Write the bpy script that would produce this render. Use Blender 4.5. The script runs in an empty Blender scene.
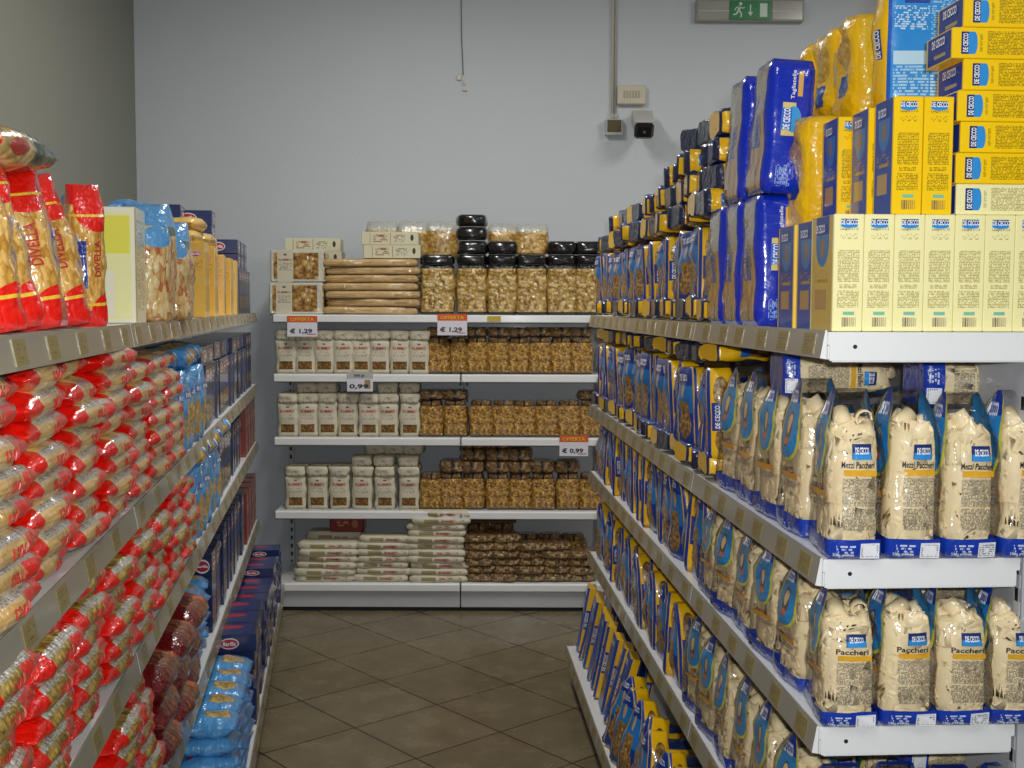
import bpy, math, random
from mathutils import Vector, Matrix, noise
rnd = random.Random(7)
SC = bpy.context.scene
COL = SC.collection
PI = math.pi
ORD = ('zeroth first second third fourth fifth sixth seventh eighth ninth tenth eleventh twelfth thirteenth fourteenth fifteenth sixteenth '
       'seventeenth eighteenth nineteenth twentieth twenty-first twenty-second twenty-third twenty-fourth twenty-fifth').split()

# ------------------------------------------------------------------ materials
def C(h, a=1.0):
    if not isinstance(h, str): return tuple(h) + (1.0,) if len(h) == 3 else tuple(h)
    h = h.lstrip('#'); o = []
    for i in (0, 2, 4):
        v = int(h[i:i+2], 16) / 255
        o.append(v/12.92 if v <= .04045 else ((v+.055)/1.055)**2.4)
    return tuple(o) + (a,)

class NT:
    def __init__(s, name):
        s.m = bpy.data.materials.new(name); s.m.use_nodes = True
        s.t = s.m.node_tree; s.t.nodes.clear()
        s.out = s.t.nodes.new('ShaderNodeOutputMaterial')
    def n(s, ty, **kw):
        nd = s.t.nodes.new('ShaderNode' + ty)
        for k, v in kw.items(): setattr(nd, k, v)
        return nd
    def put(s, sock, v):
        if hasattr(v, 'is_output'): s.t.links.new(v, sock)
        elif v is not None: sock.default_value = v
    def math(s, op, a, b=None, c=None):
        nd = s.n('Math', operation=op); s.put(nd.inputs[0], a)
        if b is not None: s.put(nd.inputs[1], b)
        if c is not None: s.put(nd.inputs[2], c)
        return nd.outputs[0]
    def mix(s, f, a, b):
        nd = s.n('Mix', data_type='RGBA'); s.put(nd.inputs[0], f); s.put(nd.inputs[6], a); s.put(nd.inputs[7], b)
        return nd.outputs[2]
    def noise(s, vec, scale, detail=2, rough=.5):
        nd = s.n('TexNoise'); s.put(nd.inputs['Vector'], vec); nd.inputs['Scale'].default_value = scale
        nd.inputs['Detail'].default_value = detail; nd.inputs['Roughness'].default_value = rough
        return nd.outputs['Fac']
    def ramp(s, f, stops):
        nd = s.n('ValToRGB'); s.put(nd.inputs[0], f); e = nd.color_ramp.elements
        while len(e) < len(stops): e.new(.5)
        for el, (p, c) in zip(e, stops): el.position = p; el.color = C(c)
        return nd.outputs[0]
    def bump(s, h, strength, dist, nrm=None):
        nd = s.n('Bump'); nd.inputs['Strength'].default_value = strength; nd.inputs['Distance'].default_value = dist
        s.put(nd.inputs['Height'], h)
        if nrm is not None: s.put(nd.inputs['Normal'], nrm)
        return nd.outputs[0]
    def bsdf(s, col, rough=.5, metal=0, coat=0, coatr=.05, nrm=None, cnrm=None, spec=.5, emit=None, es=0):
        b = s.n('BsdfPrincipled'); s.put(b.inputs['Base Color'], col); s.put(b.inputs['Roughness'], rough)
        b.inputs['Metallic'].default_value = metal; b.inputs['Coat Weight'].default_value = coat
        b.inputs['Coat Roughness'].default_value = coatr; b.inputs['Specular IOR Level'].default_value = spec
        if nrm is not None: s.put(b.inputs['Normal'], nrm)
        if cnrm is not None: s.put(b.inputs['Coat Normal'], cnrm)
        if emit: b.inputs['Emission Color'].default_value = C(emit); b.inputs['Emission Strength'].default_value = es
        return b.outputs[0]
    def fin(s, sh): s.t.links.new(sh, s.out.inputs[0]); return s.m

MC = {}
def plain(name, col, rough=.5, metal=0, coat=0, var=.06, scale=8, bumps=0, bscale=60, emit=None, es=0):
    """one colour with faint wear"""
    if name in MC: return MC[name]
    t = NT(name); tc = t.n('TexCoord').outputs['Object']
    f = t.noise(tc, scale, 3)
    c = C(col); d = tuple(x*(1-var*2) for x in c[:3]) + (1,)
    m = t.mix(f, c, d)
    nrm = t.bump(t.noise(tc, bscale, 2), bumps, .004) if bumps else None
    MC[name] = t.fin(t.bsdf(m, rough, metal, coat, .08, nrm, emit=emit, es=es)); return MC[name]

def pasta_col(t, tc, spec):
    """broken pieces of pasta seen through film: (dark, mid, light, scale)"""
    dk, md, lt, sc = spec[1:5]
    mp = t.n('Mapping'); t.put(mp.inputs[0], tc)
    if len(spec) > 5: mp.inputs['Scale'].default_value = spec[5]
    v = t.n('TexVoronoi', feature='F1'); v.inputs['Scale'].default_value = sc; v.inputs['Randomness'].default_value = 1
    t.put(v.inputs['Vector'], mp.outputs[0])
    sep = t.n('SeparateColor'); t.put(sep.inputs[0], v.outputs['Color'])
    f = t.math('ADD', t.math('MULTIPLY', sep.outputs[0], .55), t.math('MULTIPLY', t.math('SUBTRACT', 1.0, t.math('MULTIPLY', v.outputs['Distance'], sc*.0+1.0)), .45))
    return t.ramp(f, [(.15, dk), (.5, md), (.9, lt)]), v.outputs['Distance']

def paint(name, base, layers=(), rough=.4, coat=.6, wr=.35, wscale=30, film=False, metal=0, wdist=.006, cr=.07):
    """printed packaging: layers of (shape, face, a0, a1, v0, v1, colour) over a base, in the pack's own UV."""
    t = NT(name); tcn = t.n('TexCoord'); ob = tcn.outputs['Object']
    sp = t.n('SeparateXYZ'); t.put(sp.inputs[0], t.n('UVMap').outputs[0])
    u, v = sp.outputs[0], sp.outputs[1]
    fu = t.math('FRACT', u)
    hgt = None
    if base[0] == 'pasta': col, hgt = pasta_col(t, ob, base)
    else: col = C(base)
    al = None
    for L in layers:
        shp, k, a0, a1, v0, v1, c = L[:7]
        U = fu if k is None else u
        o = 0 if k is None else k
        if shp == 'ell':
            du = t.math('DIVIDE', t.math('SUBTRACT', U, o+(a0+a1)/2), (a1-a0)/2)
            dv = t.math('DIVIDE', t.math('SUBTRACT', v, (v0+v1)/2), (v1-v0)/2)
            m = t.math('LESS_THAN', t.math('ADD', t.math('MULTIPLY', du, du), t.math('MULTIPLY', dv, dv)), 1.0)
        else:
            m = t.math('COMPARE', v, (v0+v1)/2, (v1-v0)/2)
            if not (k is None and a0 <= 0 and a1 >= 1):
                m = t.math('MULTIPLY', m, t.math('COMPARE', U, o+(a0+a1)/2, (a1-a0)/2))
        if shp == 'txt':      # tiny print: rows of small dark marks
            rows, cols, th = L[7]
            cb = t.n('CombineXYZ'); t.put(cb.inputs[0], t.math('MULTIPLY', U, cols))
            t.put(cb.inputs[1], t.math('MULTIPLY', t.math('FLOOR', t.math('MULTIPLY', v, rows)), 7.31))
            nn = t.noise(cb.outputs[0], 1.0, 1)
            m2 = t.math('MULTIPLY', t.math('GREATER_THAN', nn, th), t.math('GREATER_THAN', t.math('FRACT', t.math('MULTIPLY', v, rows)), .35))
            m = t.math('MULTIPLY', m, m2)
        if shp == 'vtx':      # the same, rows running upwards
            rows, cols, th = L[7]
            cb = t.n('CombineXYZ'); t.put(cb.inputs[0], t.math('MULTIPLY', v, cols))
            t.put(cb.inputs[1], t.math('MULTIPLY', t.math('FLOOR', t.math('MULTIPLY', U, rows)), 7.31))
            nn = t.noise(cb.outputs[0], 1.0, 1)
            m = t.math('MULTIPLY', m, t.math('MULTIPLY', t.math('GREATER_THAN', nn, th), t.math('GREATER_THAN', t.math('FRACT', t.math('MULTIPLY', U, rows)), .35)))
        if shp == 'bar':      # barcode
            m = t.math('MULTIPLY', m, t.math('GREATER_THAN', t.noise(t.math('MULTIPLY', U, L[7]), 1.0, 0), .5))
        if isinstance(c, tuple) and c and c[0] == 'pasta':
            cc, h2 = pasta_col(t, ob, c)
            if hgt is None: hgt = t.math('MULTIPLY', h2, m)
        else: cc = C(c)
        if shp not in ('txt', 'vtx', 'bar') or not film or True:
            al = m if al is None else t.math('MAXIMUM', al, m)
        col = t.mix(m, col, cc)
    w = t.noise(ob, wscale, 3, .6)
    nrm = t.bump(w, wr, wdist)
    n2 = nrm
    if hgt is not None: n2 = t.bump(t.math('MULTIPLY', hgt, -1.0), .5, .004, nrm)
    sh = t.bsdf(col, rough, metal, coat, cr, n2, nrm)
    if film:
        tr = t.n('BsdfTransparent'); tr.inputs[0].default_value = (.97, .97, .97, 1)
        gl = t.n('BsdfGlossy'); gl.inputs['Roughness'].default_value = .12; t.put(gl.inputs['Normal'], nrm)
        fr = t.n('Fresnel'); fr.inputs['IOR'].default_value = 1.3; t.put(fr.inputs['Normal'], nrm)
        ms = t.n('MixShader'); t.put(ms.inputs[0], t.math('MINIMUM', t.math('ADD', t.math('MULTIPLY', fr.outputs[0], .8), .02), .4))
        t.t.links.new(tr.outputs[0], ms.inputs[1]); t.t.links.new(gl.outputs[0], ms.inputs[2])
        if al is None: sh = ms.outputs[0]
        else:
            m2 = t.n('MixShader'); t.put(m2.inputs[0], al)
            t.t.links.new(ms.outputs[0], m2.inputs[1]); t.t.links.new(sh, m2.inputs[2]); sh = m2.outputs[0]
    return t.fin(sh)

# ------------------------------------------------------------------ mesh building
class MB:
    def __init__(s): s.v = []; s.f = []; s.uv = []; s.mi = []; s.mats = []; s.sm = []
    def slot(s, m):
        if m not in s.mats: s.mats.append(m)
        return s.mats.index(m)
    def face(s, idx, uvs, m, smooth=False):
        s.f.append(tuple(idx)); s.uv += uvs; s.mi.append(s.slot(m)); s.sm.append(smooth)
    def box(s, x0, x1, y0, y1, z0, z1, m, bev=0.0, M=None):
        """box; with bev its edges are chamfered"""
        b = min(bev, (x1-x0)*.45, (y1-y0)*.45, (z1-z0)*.45)
        base = len(s.v); cx = ((x0, x1), (y0, y1), (z0, z1))
        def pt(ix, iy, iz, ax):
            p = [cx[0][ix], cx[1][iy], cx[2][iz]]
            for q, i in enumerate((ix, iy, iz)):
                if q != ax: p[q] += b if i == 0 else -b
            return p
        ids = {}
        for ix in (0, 1):
            for iy in (0, 1):
                for iz in (0, 1):
                    for ax in ((0, 1, 2) if b > 0 else (0,)):
                        p = Vector(pt(ix, iy, iz, ax)) if b > 0 else Vector((cx[0][ix], cx[1][iy], cx[2][iz]))
                        ids[(ix, iy, iz, ax)] = len(s.v)
                        s.v.append(M @ p if M else p)
        g = lambda ix, iy, iz, ax: ids[(ix, iy, iz, ax if b > 0 else 0)]
        q01 = [(0, 0), (1, 0), (1, 1), (0, 1)]
        def uvf(k): return [(k+a, c) for a, c in q01]
        # six sides, seen from outside
        s.face([g(0,0,0,1), g(1,0,0,1), g(1,0,1,1), g(0,0,1,1)], uvf(0), m)
        s.face([g(1,0,0,0), g(1,1,0,0), g(1,1,1,0), g(1,0,1,0)], uvf(1), m)
        s.face([g(1,1,0,1), g(0,1,0,1), g(0,1,1,1), g(1,1,1,1)], uvf(2), m)
        s.face([g(0,1,0,0), g(0,0,0,0), g(0,0,1,0), g(0,1,1,0)], uvf(3), m)
        s.face([g(0,0,1,2), g(1,0,1,2), g(1,1,1,2), g(0,1,1,2)], uvf(4), m)
        s.face([g(0,1,0,2), g(1,1,0,2), g(1,0,0,2), g(0,0,0,2)], uvf(5), m)
        if b > 0:
            def q(a, c, d, e): s.face([a, c, d, e], [(0.0, 0.0)]*4, m)
            for ix in (0, 1):
                for iy in (0, 1):
                    o = [g(ix,iy,0,0), g(ix,iy,0,1), g(ix,iy,1,1), g(ix,iy,1,0)]
                    if (ix + iy) % 2 == 1: o = o[::-1]
                    uvx = (1.0 if (ix, iy) == (1, 0) else 0.0) + (2.0 if (ix, iy) == (1, 1) else 0) + (3.0 if (ix, iy) == (0, 1) else 0)
                    s.face(o, [(uvx+.001, .01), (uvx+.001, .01), (uvx+.001, .99), (uvx+.001, .99)], m)
            for ix in (0, 1):
                for iz in (0, 1):
                    o = [g(ix,0,iz,0), g(ix,1,iz,0), g(ix,1,iz,2), g(ix,0,iz,2)]
                    if (ix + iz) % 2 == 1: o = o[::-1]
                    s.face(o, [((1 if ix else 3)+.5, iz*.98+.01)]*4, m)
            for iy in (0, 1):
                for iz in (0, 1):
                    o = [g(0,iy,iz,1), g(1,iy,iz,1), g(1,iy,iz,2), g(0,iy,iz,2)]
                    if (iy + iz) % 2 == 0: o = o[::-1]
                    s.face(o, [((2 if iy else 0)+.5, iz*.98+.01)]*4, m)
            for ix in (0, 1):
                for iy in (0, 1):
                    for iz in (0, 1):
                        o = [g(ix,iy,iz,0), g(ix,iy,iz,1), g(ix,iy,iz,2)]
                        if (ix + iy + iz) % 2 == 0: o = o[::-1]
                        s.face(o, [(.5, .5)]*3, m)
    def tube(s, p0, p1, r, m, n=10, r1=None, cap=True):
        p0, p1 = Vector(p0), Vector(p1); d = (p1-p0).normalized()
        x = d.orthogonal().normalized(); y = d.cross(x); r1 = r if r1 is None else r1
        b = len(s.v)
        for p, q in ((p0, r), (p1, r1)):
            for i in range(n): a = 2*PI*i/n; s.v.append(p + (x*math.cos(a)+y*math.sin(a))*q)
        for i in range(n):
            j = (i+1) % n; s.face([b+i, b+j, b+n+j, b+n+i], [(0, 0)]*4, m, True)
        if cap:
            s.face([b+i for i in range(n)][::-1], [(0, 0)]*n, m); s.face([b+n+i for i in range(n)], [(0, 0)]*n, m)
    def hollow(s, c, d, L, r, th, m, n=12, web=False):
        """a short open tube of pasta"""
        c, d = Vector(c), Vector(d).normalized(); x = d.orthogonal().normalized(); y = d.cross(x); b = len(s.v)
        for t_, q in ((-.5, r), (.5, r), (.5, r-th), (-.5, r-th)):
            for i in range(n): a = 2*PI*i/n; s.v.append(c + d*(L*t_) + (x*math.cos(a)+y*math.sin(a))*q)
        for k in range(4):
            for i in range(n):
                j = (i+1) % n; k2 = (k+1) % 4
                s.face([b+k*n+i, b+k*n+j, b+k2*n+j, b+k2*n+i], [(0, 0)]*4, m, k in (0, 2))
        if web:      # discs added inside the bore so it does not show as a dark slit
            for t_ in (-.40, .40):
                b2 = len(s.v)
                for i in range(n): a = 2*PI*i/n; s.v.append(c + d*(L*t_) + (x*math.cos(a)+y*math.sin(a))*(r-th*.5))
                f = [b2+i for i in range(n)]; s.face(f[::-1] if t_ < 0 else f, [(0, 0)]*n, m)
    def mesh(s, name, M=None, floor=True):
        vs = [(M @ v if M else v) for v in s.v]
        if floor and vs:
            z = min(v.z for v in vs); vs = [v - Vector((0, 0, z)) for v in vs]
        me = bpy.data.meshes.new(name); me.from_pydata([tuple(v) for v in vs], [], s.f)
        for m in s.mats: me.materials.append(m)
        ul = me.uv_layers.new(name='UVMap')
        ul.data.foreach_set('uv', [c for p in s.uv for c in p])
        me.polygons.foreach_set('material_index', s.mi); me.polygons.foreach_set('use_smooth', s.sm)
        me.update(); return me

GL = {}
def glyphs(txt, bold=0.0):
    if (txt, bold) in GL: return GL[(txt, bold)]
    cu = bpy.data.curves.new('lettering', 'FONT'); cu.body = txt; cu.size = 1; cu.resolution_u = 2; cu.align_x = 'CENTER'; cu.align_y = 'CENTER'; cu.offset = bold
    ob = bpy.data.objects.new('lettering', cu); COL.objects.link(ob)
    bpy.context.view_layer.update()
    me = ob.evaluated_get(bpy.context.evaluated_depsgraph_get()).to_mesh()
    r = ([(v.co.x, v.co.y) for v in me.vertices], [tuple(p.vertices) for p in me.polygons])
    bpy.data.objects.remove(ob); bpy.data.curves.remove(cu)
    GL[(txt, bold)] = r; return r

def text_on(mb, S, W, H, txt, k, ca, cv, width, height, m, rot=0, bold=.02, off=.0018):
    """lettering laid on face k of a pack (S maps face, a, v to a point); width/height in metres"""
    vs, fs = glyphs(txt, bold)
    x0 = min(p[0] for p in vs); x1 = max(p[0] for p in vs); y0 = min(p[1] for p in vs); y1 = max(p[1] for p in vs)
    b = len(mb.v)
    for (x, y) in vs:
        px = ((x-x0)/(x1-x0)-.5)*width; py = ((y-y0)/(y1-y0)-.5)*height
        if rot == 1: px, py = -py, px
        if rot == -1: px, py = py, -px
        mb.v.append(S(k, ca+px/W, cv+py/H, off))
    for f in fs: mb.face([b+i for i in f], [(0.0, 0.0)]*len(f), m)

def box_S(w, t, h):
    def S(k, a, v, off=0):
        a = 2*a-1
        sq = ((a, -1), (1, a), (-a, 1), (-1, -a))[k]; n = ((0, -1), (1, 0), (0, 1), (-1, 0))[k]
        return Vector((sq[0]*w/2+n[0]*off, sq[1]*t/2+n[1]*off, v*h))
    return S

PROF = {   # v, width scale, thickness scale, height share
 'brick': [(0, .9, .86, 0), (.03, 1, 1, .015), (.5, 1, 1, .5), (.95, .99, .98, .96), (1, .92, .85, 1)],
 'gusset': [(0, .93, .88, 0), (.04, 1, 1, .02), (.6, 1, 1, .6), (.8, .97, .85, .8), (.92, .93, .45, .93), (1, .9, .10, 1)],
 'neck': [(0, .9, .86, 0), (.03, .99, .98, .015), (.15, 1, 1, .14), (.6, .98, .98, .6), (.74, .92, .88, .75), (.88, .74, .6, .89), (.96, .62, .3, .97), (1, .6, .12, 1)],
 'pillow': [(0, .92, .05, 0), (.05, .93, .2, .04), (.14, .97, .7, .12), (.28, 1, 1, .27), (.5, 1, 1.03, .5), (.72, 1, 1, .73), (.86, .97, .7, .88), (.95, .93, .2, .96), (1, .92, .05, 1)],
 'wedge': [(0, .9, .9, 0), (.04, 1, 1, .02), (.5, 1, .95, .5), (.8, .98, .62, .82), (1, .95, .12, 1)],
}
def bag_S(w, t, h, style='brick', r=.25, bulge=.08, amp=.003, freq=14, seed=0):
    P = PROF[style]; off = Vector((seed*3.7, seed*1.3, seed*2.1))
    def S(k, a, v, out=0.0):
        vv = min(max(v, 0), 1)
        for i in range(len(P)-1):
            if vv <= P[i+1][0] or i == len(P)-2:
                f = (vv-P[i][0])/(P[i+1][0]-P[i][0]); f2 = f; break
        ws, ts, zz = [P[i][j]+(P[i+1][j]-P[i][j])*f2 for j in (1, 2, 3)]
        a = 2*a-1
        sq = ((a, -1), (1, a), (-a, 1), (-1, -a))[k]; n = ((0, -1), (1, 0), (0, 1), (-1, 0))[k]
        L = math.hypot(*sq); rr = r
        p = (sq[0]*(1-rr)+sq[0]/L*rr*1.04, sq[1]*(1-rr)+sq[1]/L*rr*1.04)
        bl = 1 + bulge*math.cos(a*PI/2)*math.sin(PI*vv)
        px = p[0]*(bl if k in (1, 3) else 1); py = p[1]*(bl if k in (0, 2) else 1)
        q = Vector((px*w/2*ws, py*t/2*ts, zz*h))
        d = noise.noise(q*freq+off)*amp + noise.noise(q*freq*3.1+off)*amp*.4
        o = d*(.4+.6*min(1, ts*1.5)) + out
        return q + Vector((n[0]*o + p[0]*d*.3, n[1]*o + p[1]*d*.3, 0))
    return S
def bag(mb, S, m, nx=5, nv=12):
    cols = 4*nx; b = len(mb.v)
    for j in range(nv+1):
        for c in range(cols): mb.v.append(S(c//nx, (c % nx)/nx, j/nv))
    for j in range(nv):
        for c in range(cols):
            c2 = (c+1) % cols; k = c//nx; a0, a1 = (c % nx)/nx, (c % nx+1)/nx
            a0 = max(a0, .002); a1 = min(a1, .998)
            mb.face([b+j*cols+c, b+j*cols+c2, b+(j+1)*cols+c2, b+(j+1)*cols+c],
                    [(k+a0, j/nv), (k+a1, j/nv), (k+a1, (j+1)/nv), (k+a0, (j+1)/nv)], m, True)
    mb.face([b+c for c in range(cols)][::-1], [(5.5, .5)]*cols, m)
    mb.face([b+nv*cols+c for c in range(cols)], [(4.5, .5)]*cols, m)

# orientations of a pack that lies down (its height axis turned to x or y)
LIE_X = Matrix.Rotation(PI/2, 4, 'Y')                       # height -> +x, face 3 (-x) up
LIE_Y = Matrix.Rotation(-PI/2, 4, 'X')                      # height -> +y, face 2 (+y) down, face 0 up
LIE_YS = Matrix.Rotation(-PI/2, 4, 'X') @ Matrix.Rotation(PI/2, 4, 'Z')  # lying along y, broad faces up

# ------------------------------------------------------------------ objects
def link(name, me, parent=None, loc=None, rz=0):
    o = bpy.data.objects.new(name, me); COL.objects.link(o)
    if parent is not None: o.parent = parent
    if loc is not None: o.location = loc
    if rz: o.rotation_euler = (0, 0, rz)
    return o
def tag(o, label, cat, group=None):
    for a, b_ in ((' on the ', ' on '), (' of the ', ' of '), (' in the ', ' in '), ('standing ', ''), ('pasta ', ''), ('with red oval ', ''), ('the ', '')):
        if len(label.replace(',', ' ').split()) > 16: label = label.replace(a, b_)
    o['label'] = label; o['category'] = cat
    if group: o['group'] = group
    return o
def struct(o): o['kind'] = 'structure'; return o
class Tm:
    """a kind of thing: its mesh variants and its parts"""
    def __init__(s, name, cat, variants, parts=()): s.name, s.cat, s.var, s.parts, s.i = name, cat, variants, parts, 0
def place(T, p, label, group=None, rz=0, rx=0, ry=0, sc=(1, 1, 1), var=None):
    i = T.i if var is None else var; T.i += 1
    o = bpy.data.objects.new(T.name, T.var[i % len(T.var)]); COL.objects.link(o)
    o.location = p; o.rotation_euler = (rx, ry, rz); o.scale = sc
    tag(o, label, T.cat, group)
    for pn, pv in T.parts:
        c = bpy.data.objects.new(pn, pv[i % len(pv)]); COL.objects.link(c); c.parent = o
    return o
class Frame:
    """a run of shelving: lip line X = c - m*Y, products go sgn*d behind it"""
    def __init__(s, c, m, sgn): s.c, s.m, s.sgn = c, m, sgn; s.rz = math.atan(m)
    def p(s, d, y, z): return Vector((s.c - s.m*y + s.sgn*d, y + s.sgn*d*s.m, z))
R = Frame(.618, .0595, 1); Lf = Frame(-.403, .1545, -1)
Z1, Z2, Z3, Z4, Z0 = 1.560, 1.189, .909, .566, .160      # shelf tops of the right run
LZ = (1.560, 1.199, .905, .500, .160)                     # left run
BZ = (1.554, 1.244, .912, .524, .150)                     # shelving at the back wall
j = lambda a: rnd.uniform(-a, a)
# ------------------------------------------------------------------ setting
Y_B = 6.45; X_L = -2.088; X_R = 3.4; Z_C = 3.6; Y_F = -3.0
def wallmat(name, col, rough=.8):
    t = NT(name); ob = t.n('TexCoord').outputs['Object']
    c = t.mix(t.noise(ob, 1.3, 4), C(col), tuple(x*.93 for x in C(col)[:3])+(1,))
    nrm = t.bump(t.noise(ob, 55, 4, .6), .25, .004)
    return t.fin(t.bsdf(c, rough, nrm=nrm, spec=.3))
W_BACK = wallmat('painted_plaster_white', '#cdd3d9'); W_SIDE = wallmat('painted_plaster_grey', '#94968c')
W_CEIL = wallmat('ceiling_paint', '#d8d8d4')
def slab(name, x0, x1, y0, y1, z0, z1, m):
    b = MB(); b.box(x0, x1, y0, y1, z0, z1, m); return struct(link(name, b.mesh(name, floor=False)))
slab('wall_back', X_L-.15, X_R+.15, Y_B, Y_B+.15, 0, Z_C, W_BACK)
slab('wall_left', X_L-.15, X_L, Y_F, Y_B, 0, Z_C, W_SIDE)
slab('wall_right', X_R, X_R+.15, Y_F, Y_B, 0, Z_C, W_SIDE)
slab('ceiling', X_L-.15, X_R+.15, Y_F, Y_B+.15, Z_C, Z_C+.1, W_CEIL)
def floor_mat():
    t = NT('ceramic_floor_tiles'); ob = t.n('TexCoord').outputs['Object']
    TH, TS, PX, PY = -.8545, .3914, -.517, 5.376
    mp = t.n('Mapping', vector_type='TEXTURE'); t.put(mp.inputs[0], ob)
    mp.inputs['Location'].default_value = (PX, PY, 0); mp.inputs['Rotation'].default_value = (0, 0, TH); mp.inputs['Scale'].default_value = (TS, TS, 1)
    s = t.n('SeparateXYZ'); t.put(s.inputs[0], mp.outputs[0])
    def g(a):
        f = t.math('FRACT', t.math('ADD', a, 100.0)); return t.math('ABSOLUTE', t.math('SUBTRACT', f, .5))
    e = t.math('MAXIMUM', g(s.outputs[0]), g(s.outputs[1]))
    gr = t.math('GREATER_THAN', e, .4915)
    cb = t.n('CombineXYZ'); t.put(cb.inputs[0], t.math('FLOOR', s.outputs[0])); t.put(cb.inputs[1], t.math('FLOOR', s.outputs[1]))
    wn = t.n('TexWhiteNoise'); t.put(wn.inputs[0], cb.outputs[0])
    n = t.noise(ob, 7, 5, .6)
    c = t.ramp(t.math('ADD', t.math('MULTIPLY', n, .85), t.math('MULTIPLY', wn.outputs[0], .15)), [(.3, '#665c46'), (.55, '#776c54'), (.75, '#857a61')])
    c = t.mix(gr, c, C('#1c1813'))
    nrm = t.bump(t.math('MULTIPLY', gr, -1.0), .4, .002)
    rg = t.math('ADD', .16, t.math('MULTIPLY', n, .2))
    return t.fin(t.bsdf(c, rg, nrm=nrm, spec=.5))
b = MB(); b.box(X_L-.15, X_R+.15, Y_F, Y_B+.15, -.1, 0, floor_mat()); fl = struct(link('floor', b.mesh('floor', floor=False)))
fl.location.z = 0

# ------------------------------------------------------------------ shelving
M_WH = plain('white_enamelled_steel', '#e8eaea', .35, 0, .3, .03)
M_GR = plain('grey_enamelled_steel', '#b9bcc0', .4, 0, .2, .05)
M_RAIL = plain('grey_plastic_price_rail', '#9b9789', .3, 0, .4, .06)
M_DK = plain('dark_slot', '#17181a', .6)
M_LABEL = paint('price_label_paper', '#8f8252', [('txt', 0, .1, .9, .1, .9, '#6f5f36', (6, 9, .5)), ('txt', 1, .1, .9, .1, .9, '#6f5f36', (6, 9, .5)), ('txt', 3, .1, .9, .1, .9, '#6f5f36', (6, 9, .5))], .4, .3, .1)
def slot_mat():
    t = NT('slotted_steel'); sp = t.n('SeparateXYZ'); t.put(sp.inputs[0], t.n('TexCoord').outputs['Object'])
    u = t.n('SeparateXYZ'); t.put(u.inputs[0], t.n('UVMap').outputs[0])
    m = t.math('MULTIPLY', t.math('GREATER_THAN', t.math('FRACT', t.math('MULTIPLY', sp.outputs[2], 22.0)), .5), t.math('COMPARE', t.math('FRACT', u.outputs[0]), .5, .28))
    return t.fin(t.bsdf(t.mix(m, C('#b9bcc0'), C('#141517')), .45))
M_SLOT = slot_mat()
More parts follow.
